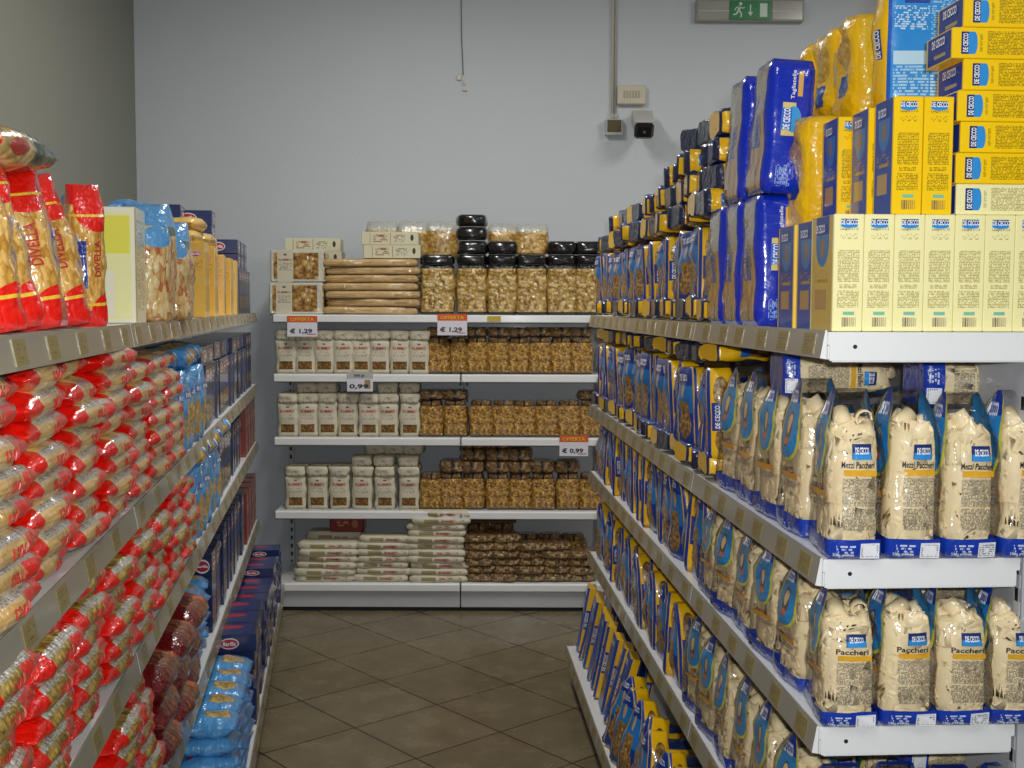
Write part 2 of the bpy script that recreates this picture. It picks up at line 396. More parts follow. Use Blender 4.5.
def shelf_unit(F, y0, y1, zs, dep, base_out, name_lbl, grp, ends, rail=True, label_pitch=.16, top_dep=None, skip_labels=False):
    """a bay of metal shelving; local x runs with depth, local y along the aisle"""
    sg = F.sgn
    root = bpy.data.objects.new('shelving_unit', None); COL.objects.link(root)
    p = F.p(0, y0, 0); root.location = (p.x, p.y, 0); root.rotation_euler = (0, 0, F.rz)
    tag(root, name_lbl, 'shelving', grp)
    L = (y1-y0)*math.sqrt(1+F.m**2); e = .0015
    X = lambda a, c: (min(sg*a, sg*c), max(sg*a, sg*c))
    for i, z in enumerate(zs):
        out = base_out if i == 4 else 0
        dd = top_dep if (i == 0 and top_dep) else dep
        b = MB(); x = X(-out, dd-.002)
        b.box(x[0], x[1], e, L-e, z-.022, z, M_WH, .002)
        b.box(*X(-out, -out+.003), e, L-e, z-.044, z-.0222, M_WH)
        b.box(*X(-out+.0032, dd-.01), e-.0008, e-.0001, z-.0462, z-.0004, M_WH)
        if not rail: b.box(*X(-out-.012, -out-.0005), e, L-e, z-.04, z+.001, M_WH, .004)
        sh = link('base_shelf' if i == 4 else 'shelf', b.mesh('shelf', floor=False), root)
        if i == 4:
            b = MB(); b.box(*X(-out+.02, dep), e, L-e, 0.012, z-.046, M_GR, .002); b.box(*X(-out+.035, dep-.01), e+.004, L-e-.004, 0.0, .0118, M_DK)
            link('plinth', b.mesh('plinth', floor=False), root)
        elif 0 in ends or True:
            for yy in (e+.001, L-e-.003):     # side brackets with their hook hole
                b = MB(); b.box(*X(.008, dd-.012), yy-(.0005 if yy < .1 else 0), yy+.0025, z-.0485, z-.0465, M_WH)
                b.tube((sg*.045, yy-.0022 if yy < .1 else yy, z-.0235), (sg*.045, yy+.0008, z-.0235), .0036, M_DK, 12)
                link('bracket', b.mesh('bracket', floor=False), sh)
        if rail:
            b = MB()
            # sloped rail profile
            x0, x1 = sg*(-out-.001), sg*(-out-.012)
            pr = [(x0, z+.003), (sg*(-out-.004), z+.003), (x1, z-.042), (x0, z-.044)]
            n0 = len(b.v)
            for yy in (e, L-e):
                for (px, pz) in pr: b.v.append(Vector((px, yy, pz)))
            for q in range(4):
                q2 = (q+1) % 4; f = [n0+q, n0+q2, n0+4+q2, n0+4+q]
                b.face(f if sg < 0 else f[::-1], [(.5, .5)]*4, M_RAIL)
            b.face([n0, n0+1, n0+2, n0+3] if sg > 0 else [n0+3, n0+2, n0+1, n0], [(0, 0)]*4, M_WH); b.face([n0+7, n0+6, n0+5, n0+4] if sg > 0 else [n0+4, n0+5, n0+6, n0+7], [(0, 0)]*4, M_WH)
            rl = link('price_rail', b.mesh('price_rail', floor=False), sh)
            if not skip_labels:
                yy = .04
                while yy < L-.09:
                    wl = .06; lb = MB(); M = Matrix.Translation((sg*(-out-.0088), yy+wl/2, z-.0195)) @ Matrix.Rotation(sg*math.atan(8/45), 4, 'Y')
                    lb.box(-.0006, .0006, -wl/2, wl/2, -.017, .017, M_LABEL, 0, M)
                    link('price_label', lb.mesh('price_label', floor=False), sh)
                    yy += label_pitch + j(.03)
    # back panel and slotted uprights
    zt = zs[0]-.05 if top_dep else zs[0]+.02
    b = MB(); b.box(*X(dep+.001, dep+.02), e, L-e, .02, zt, M_GR); link('back_panel', b.mesh('back_panel', floor=False), root)
    for yy in ((e, .028), (L-.028, L-e)):
        b = MB(); b.box(*X(dep-.02, dep-.0005) if False else X(dep+.0205, dep+.05), yy[0], yy[1], 0, zt, M_GR)
        link('upright', b.mesh('upright', floor=False), root)
    for yy in (.012, L-.018):
        b = MB(); b.box(*X(dep-.0022, dep-.0005), yy-.008, yy+.012, .17, zt-.05, M_SLOT); link('slot_strip', b.mesh('slot_strip', floor=False), root)
    return root
ZR = (Z1, Z2, Z3, Z4, Z0)
for i, (a, c) in enumerate([(1.85, 2.80), (2.80, 3.80), (3.80, 4.81)]):
    shelf_unit(R, a, c, ZR, .335, .095, ['nearest right-hand shelving bay with white end brackets and clear pasta bags', 'middle right-hand shelving bay full of yellow and blue pasta bags', 'farthest right-hand shelving bay, beside the back wall shelves'][i], 'right-hand shelving bays', (0,), top_dep=.72)
for i, (a, c) in enumerate([(.75, 1.20), (1.20, 2.25), (2.25, 3.40), (3.40, 4.63), (4.63, 5.87)]):
    shelf_unit(Lf, a, c, LZ, .40, .125, ['left-hand shelving bay cut by the left edge of the photo', 'left-hand shelving bay holding the nearest red and cream pasta stacks', 'left-hand shelving bay with light blue bags at its far end', 'left-hand shelving bay with gold boxes on its top shelf', 'farthest left-hand shelving bay with dark blue boxes, by the back corner'][i], 'left-hand shelving bays', (0,), top_dep=.72, label_pitch=.19)
# bays on the back wall: front faces the camera
class FrameB:
    rz = -PI/2; m = 0; sgn = 1
YB = 5.98
for i, (xa, xb) in enumerate([(-1.245, -.268), (-.266, .712)]):
    Fb = Frame(0, 0, 1)
    root = bpy.data.objects.new('shelving_unit', None); COL.objects.link(root); root.location = ((xa+xb)/2, YB, 0)
    tag(root, ['white shelving bay on the back wall holding white paper pasta bags', 'white shelving bay on the back wall holding black-topped clear pasta bags'][i], 'shelving', 'back wall shelving bays')
    hw = (xb-xa)/2 - .002; D = .40
    for q, z in enumerate(BZ):
        b = MB(); o = .045 if q == 4 else 0
        b.box(-hw, hw, -o, D-.002, z-.03, z, M_WH, .003); b.box(-hw, hw, -o-.001, -o+.004, z-.04, z-.0302, M_WH)
        b.box(-hw+.002, hw-.002, -o-.010, -o-.0015, z-.040, z-.002, M_WH, .004)
        link('base_shelf' if q == 4 else 'shelf', b.mesh('shelf', floor=False), root)
    b = MB(); b.box(-hw, hw, -.035, D, .022, BZ[4]-.0405, M_GR, .002); b.box(-hw+.005, hw-.005, -.02, D-.02, 0, .0215, M_DK); link('plinth', b.mesh('plinth', floor=False), root)
    b = MB(); b.box(-hw, hw, D, D+.012, .02, 1.57, M_GR); link('back_panel', b.mesh('back_panel', floor=False), root)
    for sx in (-1, 1):
        b = MB(); b.box(sx*hw-.016, sx*hw+.016, D-.0, D+.045, 0, 1.575, M_GR) if False else b.box(min(sx*hw, sx*(hw-.03)), max(sx*hw, sx*(hw-.03)), D-.0245, D-.0005, .16, 1.52, M_GR)
        b.box(sx*(hw-.015)-.010, sx*(hw-.015)+.010, D-.0262, D-.0246, .17, 1.5, M_SLOT)
        link('upright', b.mesh('upright', floor=False), root)

# ------------------------------------------------------------------ kinds of packs
BL, NV, LB, YE = '#1a6fc4', '#10308c', '#3f9fd8', '#f2bf06'
T_WH = plain('white_print', '#f2f4f6', .4); T_BK = plain('black_print', '#22211f', .4); T_RD = plain('red_print', '#b5322a', .4)
T_GREY = plain('pale_print', '#c9ccd0', .4); T_BR = plain('brown_print', '#5d4a36', .4); T_BLUE = plain('blue_print', '#2248a0', .4)
CREAM = '#e9d7a8'
M_PASTA = plain('dry_pasta_pale', '#f3dfb2', .55, 0, 0, .05, 30)
def pasta_pile(w, t, h, fill, r=.0150, L=.036, seed=1):
    rg = random.Random(seed); mb = MB()
    # inner mass so nothing shows through between the tubes
    S = bag_S(w*.91, t*.925, h*fill*.98, 'brick', .3, .02, .004, 20, seed); bag(mb, S, M_PASTA, 3, 5)
    nz = int(h*fill/.024)
    for iz in range(nz):
        z = (iz+.6)/nz*h*fill
        per = []
        nn = 12
        for q in range(nn):
            a = 2*PI*(q+rg.random()*.6+ (iz % 2)*.5)/nn
            cx, cy = math.cos(a), math.sin(a); k = 1/max(abs(cx), abs(cy)); k = 1+(k-1)*.8
            taper = 1 if z < h*.55 else 1-(z-h*.55)/h*.6
            x, y = cx*k*(w/2-.014)*taper, cy*k*(t/2-.014)*taper
            d = Vector((rg.gauss(0, 1), rg.gauss(0, 1), rg.gauss(0, .8)))
            nrm = Vector((cx, cy, 0)); d = d - nrm*d.dot(nrm)*rg.uniform(.2, .95)
            mb.hollow((x, y, z+rg.uniform(-.006, .006)), d, L, r, .0022, M_PASTA, 12, True)
    for q in range(7):
        mb.hollow((rg.uniform(-.3, .3)*w, rg.uniform(-.3, .3)*t, h*fill+rg.uniform(-.012, .014)), (rg.gauss(0, 1), rg.gauss(0, 1), rg.gauss(0, .6)), L, r, .0022, M_PASTA, 12)
    P = PROF['neck']
    for q, v in enumerate(mb.v):
        zf = min(max(v.z/h, 0), .97)
        for i in range(len(P)-1):
            if zf <= P[i+1][3]: break
        f = (zf-P[i][3])/(P[i+1][3]-P[i][3]); A = (P[i][1]+(P[i+1][1]-P[i][1])*f)*w/2*.935; B_ = (P[i][2]+(P[i+1][2]-P[i][2])*f)*t/2*.935
        s_ = ((abs(v.x)/A)**4+(abs(v.y)/B_)**4)**.25
        if s_ > 1: v.x /= s_; v.y /= s_
        v.z = max(v.z, .004)
    return mb
def logo_layers(k, a0, a1, v0, v1):
    return [('rect', k, a0, a1, v0, v1, '#16306f'), ('rect', k, a0+.01, a1-.01, v0, v0+(v1-v0)*.45, '#2f8fd6')]
def film_mat(nm):
    return paint(nm, '#c8ccd0', [
        ('rect', 3, .12, .88, .62, 1.0, '#c9c13a'), ('ell', 3, .12, .88, .47, .77, '#c9c13a'),
        ('rect', 3, .18, .82, .62, 1.0, '#2a86c4'), ('ell', 3, .18, .82, .49, .75, '#2a86c4'), ('rect', 3, .18, .82, .84, 1.0, '#14379a'),
        ('ell', 3, .40, .62, .56, .78, '#5b4a3a'), ('ell', 3, .43, .58, .64, .76, '#d8b88a'), ('ell', 3, .44, .60, .57, .62, '#c8641e'),
        ('rect', 1, .18, .82, .62, 1.0, '#2a86c4'), ('ell', 1, .18, .82, .49, .75, '#2a86c4'),
        ('rect', 3, .2, .8, .36, .40, '#d99a26')] +
        logo_layers(0, .40, .76, .60, .685) + [
        ('rect', 0, .26, .84, .505, .54, '#e0a92a'),
        ('txt', 0, .24, .92, .33, .49, '#857f72', (120, 40, .47)), ('txt', 0, .24, .92, .19, .32, '#857f72', (120, 40, .47)),
        ('txt', 3, .3, .75, .3, .345, '#857f72', (120, 40, .47)),
        ('rect', None, 0, 1, -.01, .135, '#1339a6'),
        ('txt', 0, .15, .5, .03, .1, '#c4cfe6', (60, 14, .52)), ('txt', 3, .15, .6, .03, .08, '#c4cfe6', (60, 14, .55)),
        ('rect', 4, 0, 1, 0, 1, '#1339a6'), ('rect', 5, 0, 1, 0, 1, '#1339a6')], .3, .7, .5, 22, film=True, wdist=.012)
M_FILM = film_mat('clear_film_printed_blue')
M_STICK = paint('white_sticker', '#e9ebef', [('txt', 0, .05, .95, .08, .92, '#8e939c', (7, 9, .45))], .4, .2, .1)
def clear_bag(title, h, w=.092, t=.135, seeds=(1, 2, 3), neck='neck'):
    roots, pas, stk = [], [], []
    for sd in seeds:
        S = bag_S(w, t, h, neck, .22, .07, .006, 16, sd); mb = MB(); bag(mb, S, M_FILM, 7, 22)
        text_on(mb, S, w, h, 'DE CECCO', 0, .58, .648, .024, .010, T_WH, 0, .03)
        text_on(mb, S, w, h, title, 0, .50, .57, .054, .0100, T_BK, 0, .02)
        text_on(mb, S, t, h, 'DE CECCO', 3, .5, .875, .055, .022, T_WH, 0, .03)
        text_on(mb, S, t, h, title.split()[-1] + ' n.125', 3, .5, .42, .06, .011, T_BK, 0, .01)
        text_on(mb, S, w, h, '500g e 17 oz', 0, .28, .045, .036, .006, T_GREY, 0, .01)
        roots.append(mb.mesh('pasta_bag'))
        pas.append(pasta_pile(w*.97, t*.97, h, .76, seed=sd).mesh('pasta', Matrix.Translation((0, 0, .004)), floor=False))
        st = MB(); W0 = .34
        pts = [S(0, a, v, .0035) for a, v in ((.58, .025), (.95, .025), (.95, .115), (.58, .115))]
        n = len(st.v); st.v += pts; st.face([n, n+1, n+2, n+3], [(0, 0), (1, 0), (1, 1), (0, 1)], M_STICK)
        n = len(st.v); st.v += [p+Vector((0, .0006, 0)) for p in pts]; st.face([n+3, n+2, n+1, n], [(0, 0)]*4, M_STICK)
        stk.append(st.mesh('date_sticker', floor=False))
    return roots, pas, stk
r_, p_, s_ = clear_bag('Mezzi Paccheri', .258); MEZZI = Tm('clear_pasta_bag', 'pasta bag', r_, [('pasta', p_), ('date_sticker', s_)])
r_, p_, s_ = clear_bag('Paccheri', .262, .096); PACCH = Tm('clear_pasta_bag', 'pasta bag', r_, [('pasta', p_), ('date_sticker', s_)])
# a paccheri bag lying on its side
def lying(T, M):
    return Tm(T.name, T.cat, [xform(m, M) for m in T.var], [(n, [xform(m, M) for m in v]) for n, v in T.parts])
def xform(me, M):
    m2 = me.copy(); m2.transform(M); return m2
def lie_clear(r, p, s):
    out = [[], [], []]
    for a, b_, c in zip(r, p, s):
        M = Matrix.Rotation(PI/2, 4, 'Y'); m1 = xform(a, M); z = min(v.co.z for v in m1.vertices)
        M2 = Matrix.Translation((0, 0, -z)) @ M
        bpy.data.meshes.remove(m1)
        for L_, x in zip(out, (a, b_, c)): L_.append(xform(x, M2))
    return out
r2, p2, s2 = lie_clear(r_, p_, s_); PACCH_L = Tm('clear_pasta_bag', 'pasta bag', r2, [('pasta', p2), ('date_sticker', s2)])
r2, p2, s2 = lie_clear(MEZZI.var, MEZZI.parts[0][1], MEZZI.parts[1][1]); MEZZI_L = Tm('clear_pasta_bag', 'pasta bag', r2, [('pasta', p2), ('date_sticker', s2)])

# yellow bag with blue front
DUR = ('pasta', '#5c401a', '#967034', '#c2a058', 110)
M_YB = paint('yellow_blue_pasta_bag', YE, [
    ('rect', 3, 0, 1, -.01, 1.01, '#0d3a94'), ('rect', 1, 0, 1, -.01, 1.01, '#13489c'),
    ('rect', 3, .08, .92, .42, .76, '#1c7ac6'), ('ell', 3, .2, .8, .10, .40, DUR), ('rect', 3, .3, .7, .36, .56, DUR), ('rect', 3, .08, .14, .02, .98, '#d9b52a'), ('ell', 3, .42, .58, .6, .78, '#c9a878'),
    ('rect', 3, .94, 1, 0, 1, '#d9b52a'),
    ('rect', 0, 0, .14, 0, 1, '#0d3a94'), ('ell', 0, .25, .85, .56, .90, DUR), ('ell', 0, .3, .9, .08, .36, DUR), ('rect', 0, .18, .6, .32, .62, '#1d3f92'), ('rect', 0, .6, .95, .32, .62, '#3f9fe0'),
    ('rect', 2, 0, 1, 0, 1, YE)], .35, .8, .45, 26)
def ybag(w, t, h, style='brick', seeds=(1, 2, 3, 4), txt=True, M=None, mat=None, amp=.007):
    out = []
    for sd in seeds:
        S = bag_S(w, t, h, style, .3, .16, amp, 18, sd); mb = MB(); bag(mb, S, mat or M_YB, 5, 14)
        if txt:
            text_on(mb, S, w, h, 'DE CECCO', 0, .40, .47, .045, .011, T_WH, 1, .03)
            text_on(mb, S, t, h, 'DE CECCO', 3, .5, .86, .05, .016, T_WH, 0, .03)
        out.append(mb.mesh('pasta_bag', M))
    return out
YBAG = Tm('yellow_pasta_bag', 'pasta bag', ybag(.058, .108, .185))
YBAG_T = Tm('yellow_pasta_bag', 'pasta bag', ybag(.058, .112, .235, 'wedge', (5, 6, 7, 8)))
M_YL = paint('yellow_navy_lying_bag', YE, [
    ('rect', 3, 0, 1, 0, 1.01, '#1b3a86'), ('rect', 0, 0, 1, -.01, .04, '#1b2a52'), ('rect', 0, 0, .12, 0, 1, '#1b2a52'), ('rect', 1, 0, 1, 0, 1.01, '#1b2a52'),
    ('ell', 0, .2, .8, .42, .80, DUR), ('rect', 0, .25, .75, .30, .46, '#2b6fc4'), ('rect', 2, 0, 1, 0, 1, YE)], .35, .8, .5, 26)
M_YN = paint('navy_ended_lying_bag', YE, [('rect', None, 0, 1, -.01, .10, '#1a2648'), ('rect', 3, 0, 1, 0, 1.01, '#1b3a86'), ('rect', 5, 0, 1, 0, 1, '#1a2648'), ('rect', 1, 0, 1, 0, 1.01, '#1b2a52'),
    ('ell', 0, .2, .8, .42, .80, DUR), ('rect', 0, .25, .75, .22, .40, '#2b6fc4')], .3, .9, .8, 30, wdist=.012)
YLIE = Tm('yellow_pasta_bag', 'pasta bag', ybag(.06, .098, .185, 'brick', (1, 2, 5), False, LIE_X, M_YN, .010) + ybag(.06, .098, .185, 'brick', (3, 4), False, LIE_X, M_YL, .010))
YLOW = Tm('yellow_pasta_bag', 'pasta bag', ybag(.05, .098, .185, 'brick', (3, 4), False, LIE_X, M_YL, .009) + ybag(.05, .098, .185, 'brick', (5,), False, LIE_X, M_YN, .009))
# plain yellow bag of the pile on top
M_YY = paint('plain_yellow_bag', YE, [('ell', 3, .3, .8, .5, .9, ('pasta', '#a8801c', '#d0a028', '#e6c040', 90)), ('rect', 3, .3, .7, .28, .48, '#1d4fa6'), ('rect', 0, 0, 1, -.01, 1.01, '#e6b60c'),
    ('rect', 0, .3, .5, .2, .4, '#1d3f92')], .35, .8, .8, 18, wdist=.012)
YY = Tm('yellow_pasta_bag', 'pasta bag', ybag(.11, .125, .215, 'brick', (11, 12, 13), False, None, M_YY, .014))
M_BB = paint('light_blue_back_panel_bag', '#2b8fe0', [
    ('rect', 3, 0, 1, -.01, 1.01, YE), ('rect', 1, 0, 1, -.01, 1.01, YE), ('rect', 3, .55, .8, .4, .62, '#1d3f92'),
    ('txt', 0, .08, .48, .60, .72, '#cfe6f8', (60, 22, .5)), ('txt', 0, .52, .95, .50, .95, '#9fd0f4', (60, 22, .5)),
    ('rect', 0, .2, .5, .80, .84, '#1a3f9c'), ('txt', 0, .08, .5, .72, .78, '#cfe6f8', (60, 22, .5)),
    ('rect', 0, .08, .5, .35, .45, '#b9dcf6'), ('txt', 0, .08, .5, .05, .34, '#9fd0f4', (44, 22, .46)), ('txt', 0, .52, .95, .05, .48, '#bfe0f8', (44, 22, .46)),
    ('rect', 0, 0, .05, 0, 1, '#1a5cc0')], .3, .8, .3, 20)
S = bag_S(.165, .07, .245, 'brick', .15, .1, .004, 14, 3); mb = MB(); bag(mb, S, M_BB, 5, 12)
text_on(mb, S, .165, .245, 'DE CECCO', 0, .35, .90, .04, .012, T_WH, 0, .03)
text_on(mb, S, .07, .245, 'DE CECCO', 3, .68, .51, .05, .014, T_WH, 1, .03)
BIGBLUE = Tm('yellow_pasta_bag', 'pasta bag', [mb.mesh('pasta_bag')])
# royal blue tagliatelle bag
NEST = ('pasta', '#6e4d20', '#b58b4c', '#cfb27c', 60, (1, 1, .3))
M_TG = paint('royal_blue_tagliatelle_bag', '#0a2cb4', [
    ('rect', 3, 0, .80, .0, .62, NEST), ('rect', 3, 0, .80, .62, .97, '#a39c86'), ('rect', 3, .15, .62, .36, .60, '#1c4c96'), ('rect', 3, 0, .8, -.01, .05, '#1c55a8'),
    ('rect', 0, .30, .60, .43, .47, '#e0cf7a'), ('rect', 0, .30, .60, .63, .67, '#e0cf7a'), ('ell', 0, .38, .74, .455, .645, '#3aa0e4'), ('rect', 0, .28, .52, .47, .63, '#2f6fd0'),
    ('rect', 0, .62, .74, .72, .90, '#d9ad5a'), ('txt', 0, .30, .50, .06, .2, '#6d8fd8', (30, 16, .5)), ('vtx', 0, .25, .6, .06, .22, '#8fa8e6', (22, 40, .5)),
    ('rect', 4, 0, 1, 0, 1, '#d8b45c'), ('rect', 1, 0, 1, 0, 1, '#a39c86')], .25, .9, .5, 24)
def tagl(seeds):
    out = []
    for sd in seeds:
        S = bag_S(.088, .135, .262, 'brick', .12, .05, .004, 14, sd); mb = MB(); bag(mb, S, M_TG, 5, 12)
        text_on(mb, S, .088, .262, 'DE CECCO', 0, .40, .55, .040, .014, T_WH, 1, .03)
        text_on(mb, S, .088, .262, 'Tagliatelle', 0, .52, .80, .055, .010, T_WH, 1, .01)
        text_on(mb, S, .135, .262, 'DE CECCO', 3, .38, .48, .055, .012, T_GREY, -1, .02)
        out.append(mb.mesh('pasta_bag'))
    return out
TAGL = Tm('blue_pasta_bag', 'pasta bag', tagl((1, 2, 3)))

# lasagne boxes
def lbox(w, t, h, mat, front=None, near='logo', seeds=1, txtk=0):
    mb = MB(); mb.box(-w/2, w/2, -t/2, t/2, 0, h, mat, .0012); S = box_S(w, t, h)
    if near: text_on(mb, S, w, h, 'DE CECCO', 0, .5, .93, w*.58, .0085, T_WH, 0, .03)
    if near: text_on(mb, S, w, h, 'Lasagne n.112', 0, .5, .872, w*.6, .005, T_BR, 0, .01)
    text_on(mb, S, t, h, 'DE CECCO', 3, .45, .89, t*.4, .014, T_WH, 0, .03)
    return mb.mesh('pasta_box')
def lbox_mat(nm, base, txt, front, wcol='#b59256'):
    return paint(nm, base, logo_layers(0, .20, .80, .90, .965) + [('ell', 0, .2, .8, .885, .925, '#2f8fd6'),
        ('txt', 0, .12, .88, .42, .70, txt, (72, 24, .44)), ('txt', 0, .12, .88, .20, .35, txt, (72, 24, .44)), ('txt', 0, .2, .8, .365, .40, txt, (80, 24, .44)),
        ('txt', 0, .2, .8, .79, .84, txt, (80, 20, .55)), ('rect', 0, .34, .74, .135, .165, '#7dc0a4'), ('bar', 0, .3, .8, .035, .115, '#6b5550', 70),
        ('rect', 3, .05, .95, -.01, 1.01, front), ('ell', 3, .22, .8, .56, .98, '#1f72b8'), ('rect', 3, .22, .8, .84, 1.01, '#16378f'), ('ell', 3, .40, .62, .64, .82, '#8a6a4a'),
        ('rect', 3, .2, .72, .18, .36, wcol), ('txt', 3, .15, .85, .42, .54, txt, (60, 10, .5)), ('rect', 3, .3, .75, .42, .45, '#b48a2a')], .35, .5, .05)
M_CB = lbox_mat('cream_lasagne_box', '#f3ecae', '#b0a566', '#cfb04e'); M_YBX = lbox_mat('yellow_lasagne_box', '#f8cc00', '#9c8000', '#0c3f9e')
M_YBX2 = lbox_mat('blue_front_lasagne_box', '#f3cb52', '#9c8000', '#0c3f9e')
CBOX = Tm('pasta_box', 'pasta box', [lbox(.0495, .115, .190, M_CB)])
YBOX = Tm('pasta_box', 'pasta box', [lbox(.049, .085, .190, M_YBX)])
YBOX_T = Tm('pasta_box', 'pasta box', [lbox(.0495, .100, .190, M_YBX2)])
# the boxes laid on their sides: long narrow side to the camera
def layx(me):
    m = me.copy(); M = Matrix.Rotation(-PI/2, 4, 'Y'); m.transform(M); z = min(v.co.z for v in m.vertices); m.transform(Matrix.Translation((0, 0, -z))); return m
def side_box(mat, end):
    # length along x, thickness z, logo turned on its side at the left end
    w, t, h = .25, .10, .0495
    mb = MB(); mb.box(-w/2, w/2, -t/2, t/2, 0, h, mat, .0012); S = box_S(w, t, h)
    text_on(mb, S, w, h, 'DE CECCO', 0, .085, .5, .030, .009, T_WH, 1, .03)
    text_on(mb, S, t, h, 'DE CECCO', 3, .5, .70, .05, .014, T_WH, 0, .03)
    return mb.mesh('pasta_box')
def side_mat(nm, base, txt):
    return paint(nm, base, [('rect', 0, .055, .145, .12, .88, '#2f8fd6'), ('rect', 0, .055, .105, .12, .88, '#16306f'), ('ell', 0, .12, .165, .12, .88, '#2f8fd6'),
        ('txt', 0, .23, .62, .1, .9, txt, (20, 90, .44)), ('txt', 0, .68, .97, .1, .9, txt, (20, 90, .44)), ('txt', 0, .18, .20, .2, .8, txt, (30, 90, .44)),
        ('rect', 3, .04, .96, .02, .98, '#14318e'), ('rect', 3, .3, .75, .2, .32, '#a89c5c'), ('rect', 4, 0, 1, 0, 1, base)], .35, .5, .05)
SBOX = Tm('pasta_box', 'pasta box', [side_box(side_mat('yellow_box_side', '#f8cc00', '#9c8000'), 0)])
SBOX_C = Tm('pasta_box', 'pasta box', [side_box(side_mat('cream_box_side', '#f3ecae', '#b0a566'), 0)])
# tall thin spaghetti box / pack for the bottom shelf
M_SP = paint('blue_spaghetti_box', '#12479c', [('rect', 0, .25, 1, 0, 1, YE), ('rect', 0, .3, .9, .35, .65, '#1d3f92'), ('rect', 3, .15, .85, .12, .40, DUR), ('rect', 3, .15, .85, .5, .62, DUR), ('rect', 3, 0, .08, 0, 1, YE), ('rect', 4, 0, 1, 0, 1, YE), ('rect', 2, 0, 1, 0, 1, YE)], .4, .6, .1)
mb = MB(); mb.box(-.018, .018, -.05, .05, 0, .27, M_SP, .0015); S = box_S(.036, .10, .27); text_on(mb, S, .036, .27, 'DE CECCO', 0, .5, .5, .06, .012, T_WH, 1, .03); text_on(mb, S, .1, .27, 'DE CECCO', 3, .5, .9, .06, .018, T_WH, 0, .03)
SPBOX = Tm('pasta_box', 'pasta box', [mb.mesh('pasta_box')])

# ---- left hand packs
RED = '#e0160a'
def div_mat(nm, pasta, e0=.235):
    return paint(nm, pasta, [
        ('rect', None, 0, 1, -.01, e0, RED), ('rect', None, 0, 1, 1-e0, 1.01, RED), ('rect', 4, 0, 1, 0, 1, RED), ('rect', 5, 0, 1, 0, 1, RED),
        ('ell', 1, -.3, 1.3, 1-e0*1.6, 1-e0*.4, RED), ('rect', 1, .0, .22, .24, .78, '#b9b4a8'), ('vtx', 1, .02, .22, .26, .76, '#8a8478', (14, 40, .5))], .3, .9, .6, 34, wdist=.009)
M_DV = div_mat('red_cream_spaghetti_film', ('pasta', '#b98e48', '#d9b878', '#ecd6a2', 60, (1, .12, 1)))
M_DK2 = div_mat('red_khaki_short_pasta_film', ('pasta', '#6b4f14', '#a88a34', '#d2b85e', 95), .25)
def pillow(w, t, h, mat, seeds, M, txt=None, tk=1, nx=4, nv=16, tcol=None, tsz=(.05, .014), amp=.006):
    out = []
    for sd in seeds:
        S = bag_S(w, t, h, 'pillow', .55, .15, amp, 16, sd); mb = MB(); bag(mb, S, mat, nx, nv)
        if txt: text_on(mb, S, t if tk in (1, 3) else w, h, txt, tk, .5, .5, tsz[0], tsz[1], tcol or T_RD, 1, .02)
        out.append(mb.mesh('pasta_bag', M))
    return out
DIVP = Tm('red_pasta_bag', 'pasta bag', pillow(.12, .046, .250, M_DV, (1, 2, 3, 4, 5), LIE_Y, 'DIVELLA'))
DIVK = Tm('red_pasta_bag', 'pasta bag', pillow(.12, .050, .256, M_DK2, (6, 7, 8, 9, 10), LIE_Y, 'DIVELLA'))
# tall standing red-topped bags
RIDGE = ('pasta', '#a87626', '#cf9c44', '#e6c074', 130, (1, 1, .45))
M_DT = paint('red_topped_long_pasta_film', RIDGE, [
    ('rect', None, 0, 1, -.01, .15, RED), ('rect', None, 0, 1, .86, 1.01, RED), ('ell', 0, .1, 1.5, .68, 1.0, RED), ('ell', 1, -.5, .7, .02, .26, RED),
    ('rect', 1, .25, .75, .36, .62, '#1f4fb0'), ('rect', 0, .1, .4, .30, .62, '#243a8c'), ('ell', 1, .3, .7, .40, .52, '#d8b23c'), ('rect', None, 0, 1, .18, .20, '#e8c23c'), ('rect', None, 0, 1, .785, .80, '#e8c23c'), ('rect', 4, 0, 1, 0, 1, RED)], .28, .9, .6, 28, wdist=.01)
def divt(seeds):
    out = []
    for sd in seeds:
        S = bag_S(.075, .105, .262, 'gusset', .35, .12, .008, 16, sd); mb = MB(); bag(mb, S, M_DT, 4, 14)
        text_on(mb, S, .06, .245, 'DIVELLA', 0, .72, .5, .06, .014, T_RD, 1, .03)
        text_on(mb, S, .105, .245, 'DIVELLA', 1, .5, .56, .045, .012, T_WH, 0, .03)
        out.append(mb.mesh('pasta_bag'))
    return out
DIVT = Tm('red_pasta_bag', 'pasta bag', divt((1, 2, 3)))
M_GD = paint('green_dark_bag', ('pasta', '#8a7038', '#c0a25c', '#dcc48a', 60), [('rect', None, 0, 1, .5, 1.01, '#123c22'), ('rect', None, 0, 1, -.01, .1, RED), ('ell', 1, .3, .8, .2, .4, '#a8342a')], .3, .9, .5)
GDB = Tm('green_pasta_bag', 'pasta bag', pillow(.12, .055, .27, M_GD, (3,), LIE_Y))
M_PY = paint('pale_yellow_box', '#e8e6c8', [('rect', 0, .1, .9, .03, .95, '#e9e6a4'), ('rect', 0, .12, .88, .6, .93, '#e2dc4a'), ('rect', 0, .15, .5, .05, .45, '#e8e3c6'), ('vtx', 1, .1, .9, .1, .9, '#a59a5c', (12, 40, .5)), ('rect', 1, .0, .05, 0, 1, '#b0a66a')], .35, .5, .05)
mb = MB(); mb.box(-.045, .045, -.065, .065, 0, .252, M_PY, .0015); PYBOX = Tm('pasta_box', 'pasta box', [mb.mesh('pasta_box')])
M_BK = paint('dark_blue_narrow_box', '#1d3f86', [('rect', 0, .1, .9, .1, .4, '#a8643c'), ('rect', 0, .1, .9, .7, .9, '#2f6fc0'), ('rect', 1, .2, .9, .1, .3, '#c88a50')], .35, .5, .05)
